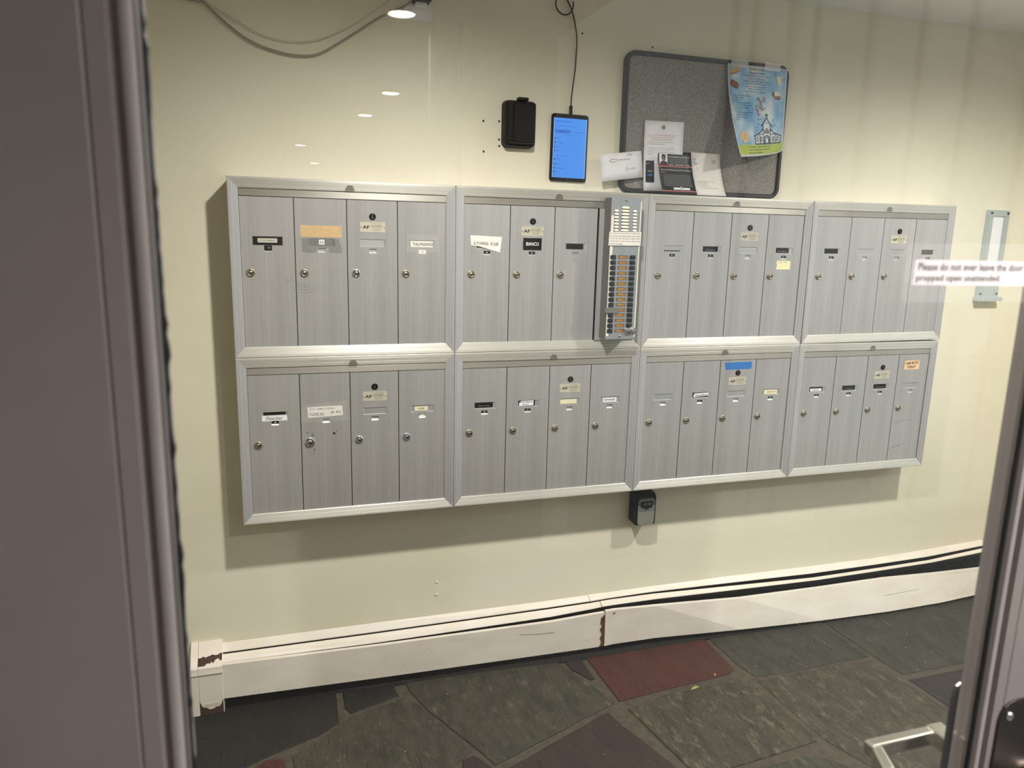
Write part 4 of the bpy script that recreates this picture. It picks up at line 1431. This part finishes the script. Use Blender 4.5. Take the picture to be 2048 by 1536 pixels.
# ------------------------------------------------------------------ black box on the wall
bb = thing('wall_box', (.855, WALL, 1.748), 'black plastic box with a hinged lid, mounted on the wall left of the tablet', 'wall box')
MB().rbox(.8005, .9050, .078, WALL, 1.7475, 1.8880, .017, .004, 0, 6, .003).build('base', M_plastic, bb)
MB().rbox(.8090, .9000, .058, .080, 1.7560, 1.8830, .012, .005, 0, 6, .004).build('lid', M_plastic, bb)
MB().rbox(.8220, .8920, .050, .060, 1.7640, 1.8745, .008, .003, 0, 6, .002).build('lid_panel', M_plastic, bb)
MB().box(.838, .872, .060, .082, 1.8820, 1.8925).build('latch', M_plastic, bb, bevel=.003)
for x, z in ((.743, 1.823), (.793, 1.825), (.794, 1.771), (.795, 1.752), (.745, 1.733), (1.058, 2.103), (1.303, 2.085)):
    MB().lathe((x, WALL - .0002, z), [(.0034, 0), (.0030, -.0010), (.0010, -.0014)], 'y', 10).build('wall_screw', M_dark, wall_back)
for x, z in ((.602, .318), (.602, .272)):
    MB().lathe((x, WALL - .0002, z), [(.0050, 0), (.0036, -.0016), (.0010, -.0022)], 'y', 12).build('paint_bump', M_wall, wall_back)

# ------------------------------------------------------------------ key lockbox
lx0, lx1, lz0, lz1, ly = 1.311, 1.3885, .4725, .5905, .050
lb = thing('key_lockbox', (1.35, WALL, lz0), 'black and grey combination key lockbox on the wall under the mailboxes', 'lockbox')
o = MB().box(lx0, lx1, ly, WALL, lz0, lz1)
prof = [(WALL, lz0 + .006), (ly + .012, lz0), (ly, lz0 + .002), (ly, lz1 - .012), (ly + .010, lz1 - .003), (ly + .034, lz1), (WALL, lz1 - .002)]
MB().extr(prof, lx0, lx1).build('body', M_plastic, lb, bevel=.003)
MB().rbox(1.3165, 1.3820, ly - .003, ly + .001, lz0 + .003, lz1 - .017, .012, .001, 0, 6).build('face_plate', mat('lockbox_grey', '9A978E', .4, .4), lb)
MB().rbox(1.3165, 1.3820, ly - .0036, ly - .0028, lz0 + .053, lz1 - .0172, .012, .0005, 0, 6).build('face_upper', mat('lockbox_upper', '7C8086', .4, .4), lb)
mb = MB().rbox(1.3255, 1.3725, ly - .0062, ly - .0034, 1.0 * lz1 - .050, lz1 - .026, .007, .001, 0, 5)
mb.rbox(1.3400, 1.3570, ly - .0066, ly - .0034, lz1 - .0545, lz1 - .048, .003)
mb.build('dial_window', M_button, lb)
for i in range(4):
    MB().lathe((1.3365 + i * .0083 - .003, ly - .0040, lz1 - .0372), [(.0062, 0), (.0070, .0010), (.0070, .0050), (.0062, .0060)], 'x', 12, 0, False).build('number_dial', M_buttontop, lb)

# ------------------------------------------------------------------ metal plate frame at the right
rx0, rx1, rz0, rz1, ry = 2.800, 2.906, 1.272, 1.622, .093
rb = thing('metal_plate', (2.853, WALL, rz0), 'narrow upright steel plate with a pale insert, screwed to the wall right of the mailboxes', 'plate')
mb = MB()
for a in ((rx0, rx1, rz1 - .024, rz1), (rx0, rx0 + .024, rz0, rz1 - .024), (rx1 - .024, rx1, rz0, rz1 - .024), (rx0 + .024, rx1 - .024, rz0, rz0 + .060)):
    mb.box(a[0], a[1], ry, WALL, a[2], a[3])
mb.build('rim', mat('plate_steel', 'C3D0D6', .35, .7), rb, bevel=.0015)
MB().box(rx0 + .024, rx1 - .024, ry + .006, WALL, rz0 + .06, rz1 - .024).build('insert', M_paperw, rb)
MB().box(rx0 - .006, rx1 + .006, ry - .018, WALL, rz0 - .006, rz0 + .010).build('lower_ledge', bpy.data.materials['plate_steel'], rb, bevel=.001)
for x in (rx0 + .012, rx1 - .010):
    for z in (rz1 - .012, rz0 + .022):
        MB().lathe((x, ry, z), [(.0048, 0), (.0040, -.0022), (.001, -.003)], 'y', 12).build('plate_screw', M_camlock, rb)

# ------------------------------------------------------------------ baseboard heater
hb = thing('baseboard_heater', (1.45, WALL, 0), 'long white baseboard heater with sagging panels and a peeling end cap', 'heater')
HX0, HX1, HJ = -.086, 3.06, 1.205


def strip(name, m, stations, parent=hb, bevel=0.0):
    """sheet-metal strip: stations of (x, [(y, z), ...]) joined along x, with thickness"""
    k = len(stations[0][1])
    v, f = [], []
    for x, prof in stations:
        v += [(x, a, b) for a, b in prof]
    for i in range(len(stations) - 1):
        f += [(i * k + q, i * k + (q + 1) % k, (i + 1) * k + (q + 1) % k, (i + 1) * k + q) for q in range(k)]
    n = len(stations) - 1
    f += [tuple(reversed(range(k))), tuple(n * k + q for q in range(k))]
    return MB().add(v, f).build(name, m, parent, bevel=bevel)


# wall plate with its top edge leaning forward
# x, heights of: plate top at the wall, plate lip, damper back, damper front, panel top, panel foot
ST = [(-.086, .1965, .1758, .1768, .1605, .1650, .0490), (.40, .1962, .1755, .1764, .1565, .1560, .0380), (1.0, .1935, .1790, .1794, .1625, .1535, .0290), (1.165, .1950, .1812, .1815, .1710, .1600, .0270), (1.20, .1955, .1828, .1835, .1740, .1605, .0270),
      (1.24, .1958, .1838, .1850, .1750, .1620, .0295), (1.41, .1970, .1860, .1850, .1755, .1580, .0290), (1.765, .1965, .1800, .1730, .1680, .1430, .0110), (2.13, .1930, .1730, .1610, .1615, .1395, -.0035), (2.45, .1915, .1740, .1640, .1645, .1400, -.0100), (2.72, .1985, .1775, .1680, .1690, .1290, -.0080), (3.05, .2120, .1955, .1915, .1880, .1210, .0070)]


def st(x):
    for p, q in zip(ST, ST[1:]):
        if p[0] <= x <= q[0]:
            f = (x - p[0]) / (q[0] - p[0])
            return [a + (b - a) * f for a, b in zip(p, q)]
    return list(ST[-1] if x > 0 else ST[0])


def span(a, b):
    return [a] + [p[0] for p in ST if a + .01 < p[0] < b - .01] + [b]


def plate_prof(x, d=0.0):
    q = st(x)
    return [(WALL, q[1] + .001 + d), (.1085 - d, q[1] + d), (.0925 - d, q[2] + .0005 + d), (.0920 - d, q[2] - .002), (.0935, q[2] - .0015), (.1075, q[1] - .004), (WALL, q[1] - .004)]


def damper_prof(x):
    q = st(x)
    h, k = q[3], q[4]
    return [(.0785, h - .001), (.0778, h), (.066, h - (h - k) * .35), (.0565, k + .0006), (.0558, k - .0018), (.0570, k - .0018), (.0660, h - (h - k) * .35 - .0016), (.0770, h - .0022)]


def panel_prof(x):
    """folded sheet; where its foot reads below the floor the panel leans out into the room"""
    q = st(x)
    out = max(0, (.030 - q[6])) * 1.1          # lean towards the room
    ft = q[6] + out * .55
    yb = .037 - out
    return [(.0480, q[5] - .0005), (.0405, q[5]), (.0385, q[5] - .003), (yb, ft), (yb + .010, ft - .0005), (yb + .010, ft + .0006), (yb + .0015, ft + .0012), (.0398, q[5] - .003), (.0410, q[5] - .0012), (.0480, q[5] - .0017)]


for a, b in ((HX0, 1.1655), (1.2225, 3.045)):
    strip('wall_plate', M_heat, [(x, plate_prof(x)) for x in span(a, b)])
strip('joint_cover', M_heat, [(x, plate_prof(x, .0012)) for x in (1.1665, 1.2215)])
for a, b in ((HX0, 1.197), (1.1995, 3.045)):
    strip('damper', M_heat, [(x, damper_prof(x)) for x in span(a, b)])
strip('front_panel', M_heat, [(x, panel_prof(x)) for x in span(HX0, 1.203)])
strip('front_panel', M_heat, [(x, [(a - .0035, b + (.006 if x < 1.3 else .003 if x < 1.5 else 0) * (1 if b > .1 else .3)) for a, b in panel_prof(x)]) for x in span(1.2035, 3.05)])
random.seed(9)
rv = [(1.1835, .030), (1.2025, .030), (1.2025, .151)] + [(1.1880 + random.uniform(-.0035, .006), .151 - .0108 * i) for i in range(1, 11)]
o = MB().add([(a, .0322 + (b - .03) / .12 * .0050, b) for a, b in rv], [tuple(range(len(rv)))]).build('rust_stain', M_rust, hb)
MB().lathe((1.238, .0345, .154), [(.0046, 0), (.0034, -.0016), (.001, -.002)], 'y', 10).build('panel_screw', M_nickel, hb)
# chips and scuffs along the feet of the panels
mb = MB()
for i in range(110):
    x = random.uniform(-.05, 3.0)
    q = panel_prof(x)
    f = random.random() ** 3
    (y0, z0), (y1, z1) = q[3], q[2]
    y, z = y0 + (y1 - y0) * f - (.0042 if x > 1.205 else .0006), z0 + (z1 - z0) * f + .001
    r = random.uniform(.0005, .0015) * (1.3 if x > 2 else 1)
    mb.sheet([(x - r * 1.6, z), (x - r * .3, z - r * .5), (x + r * 1.5, z + r * .1), (x + r * .4, z + r * .6)], y, .0002)
o = mb.build('paint_chips', mat('chip_brown', '6E5A48', .8), hb)
o['kind'] = 'stuff'
mb = MB()
for xa, za, xb, zb in ((2.44, .075, 2.62, .078), (.88, .120, .95, .112), (.95, .112, 1.01, .110), (1.70, .110, 1.715, .080)):
    qa, qb = panel_prof(xa), panel_prof(xb)
    fy = lambda q, z: q[3][0] + (q[2][0] - q[3][0]) * (z - q[3][1]) / (q[2][1] - q[3][1])
    e = .0044 if xa > 1.2 else .0008
    mb.add([(xa, fy(qa, za) - e, za - .0006), (xb, fy(qb, zb) - e, zb - .0006), (xb, fy(qb, zb) - e, zb + .0006), (xa, fy(qa, za) - e, za + .0006)], [(0, 1, 2, 3)])
o = mb.build('scuffs', M_rust, hb)
o['kind'] = 'stuff'
# dark inside with finned pipe
mb = MB().box(HX0, HX1, .1000, .1095, .004, .150).box(HX0, HX1, .1070, .1097, .150, .1835)
mb.build('inner_back', M_fin, hb)
mb = MB()
x = HX0 + .05
mb.tube([(HX0, .066, .10), (HX1, .066, .10)], .011, 10, 1)
mb.build('pipe', [M_fin, mat('old_copper', '3A2A1E', .6, .6)], hb)
mb = MB()
while x < HX1 - .02:
    mb.box(x, x + .0008, .052, .082, .072, .128)
    x += .012
o = mb.build('fins', mat('fin_metal', '2E2C28', .6, .5), hb)
o['kind'] = 'stuff'
# end cap at the left with peeled paint
ec = [(WALL, .212), (.1000, .211), (.072, .186), (.044, .166), (.0375, .160), (.0360, .150), (.0335, .140), (.0370, .134), (.0355, .0), (WALL, .0)]
MB().extr(ec, -.154, -.0845).build('end_cap', M_heat, hb, bevel=.0015)
MB().extr([(a - (0 if a == WALL else .0015), b + .001) for a, b in ec], -.176, -.1545).build('corner_cap', M_heat, hb, bevel=.0015)
def on_cap(t_):   # a point just off the cap's sloping top, t_ from the wall edge (0) to the front (1)
    return (.072 + (.044 - .072) * t_ - .0008, .186 + (.166 - .186) * t_ + .0010)
random.seed(5)
top_, bot_ = [], []
for i in range(15):
    x = -.1535 + .0685 * i / 14
    a0 = .25 - .012 * i + random.uniform(-.08, .08)
    a1 = min(1.05, 1.25 - .055 * i + random.uniform(-.16, .16))
    if i > 12: a1 = max(a1, .7)
    ya, za = on_cap(max(a0, -.1)); yb, zb = on_cap(max(a1, a0 + .15))
    top_.append((x, ya, za)); bot_.append((x, yb, zb))
v = top_ + bot_
o = MB().add(v, [(i + 15, i + 16, i + 1, i) for i in range(14)]).build('peeled_patch', M_maroon, hb)
o['label'] = 'brown patch of peeled paint'
pts = [(-.1535, .001), (-.086, .001)] + [(-.086 - .0675 * i / 10, .020 + (.016 if i in (0, 10) else 0) + .012 * abs(i - 5) / 5 + random.uniform(-.003, .003)) for i in range(11)]
o = MB().sheet(pts, .0348, .0004).build('peeled_patch', M_maroon, hb)
o['label'] = 'brown patch of peeled paint'
mb = MB()
for q in range(3):
    mb.add([(-.143, .0352, .038 - .0035 * q), (-.096, .0352, .040 - .0035 * q), (-.096, .0340, .0415 - .0035 * q), (-.143, .0340, .0395 - .0035 * q)], [(0, 1, 2, 3)])
mb.build('vent_slots', M_beige, hb)

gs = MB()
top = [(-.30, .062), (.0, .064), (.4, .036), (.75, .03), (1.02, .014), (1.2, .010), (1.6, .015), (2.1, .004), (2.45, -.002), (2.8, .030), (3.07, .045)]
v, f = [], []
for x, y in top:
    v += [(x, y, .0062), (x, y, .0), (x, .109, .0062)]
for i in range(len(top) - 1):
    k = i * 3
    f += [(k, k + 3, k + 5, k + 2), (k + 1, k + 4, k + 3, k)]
o = gs.add(v, f).build('grime_shade_strip', M_fin, floor)  # dark colour stands for floor grime and for the heater's shade
o['label'] = 'black strip of grime and painted shade under the heater'

# ------------------------------------------------------------------ leaves on the floor
M_leaf = mat('dry_leaf', '8F8A4A', .7)
M_leaf2 = mat('orange_leaf', 'B07A3C', .7)
for (x, y), lab, m, sz, ang in (((1.408, -.254), 'small yellow-green leaf on the worn green stone', M_leaf, .020, .3), ((1.517, -.203), 'tiny orange leaf scrap at the edge of the red stone', M_leaf2, .010, 1.0), ((2.028, .012), 'tiny pale leaf scrap beside the foot of the heater', M_leaf2, .009, 2.0)):
    pts = [(-1, 0), (-.4, .28), (.3, .34), (.7, .16), (1, 0), (.6, -.22), (.1, -.3), (-.5, -.2)]
    v = []
    for a, b in pts:
        v.append((x + sz * (a * math.cos(ang) - b * math.sin(ang)), y + sz * (a * math.sin(ang) + b * math.cos(ang)), .0062 + abs(b) * sz * .35 + .0006))
    v.append((x, y, .0062))
    n = len(pts)
    o = MB().add(v, [(i, (i + 1) % n, n) for i in range(n)]).build('leaf', m)
    tag(o, lab, 'leaf')
    s_ = o.modifiers.new('solid', 'SOLIDIFY'); s_.thickness = .0005
mb = MB()
random.seed(21)
for i in range(42):
    x, y = random.uniform(.15, 2.4), random.uniform(-.55, -.02)
    r = random.uniform(.0005, .0015)
    mb.lathe((x, y, .0045), [(r, 0), (r * .8, r * .7)], 'z', 6)
o = mb.build('grit', M_paper)
tag(o, 'scattered pale grains of grit on the stone floor', 'grit', None, 'stuff')
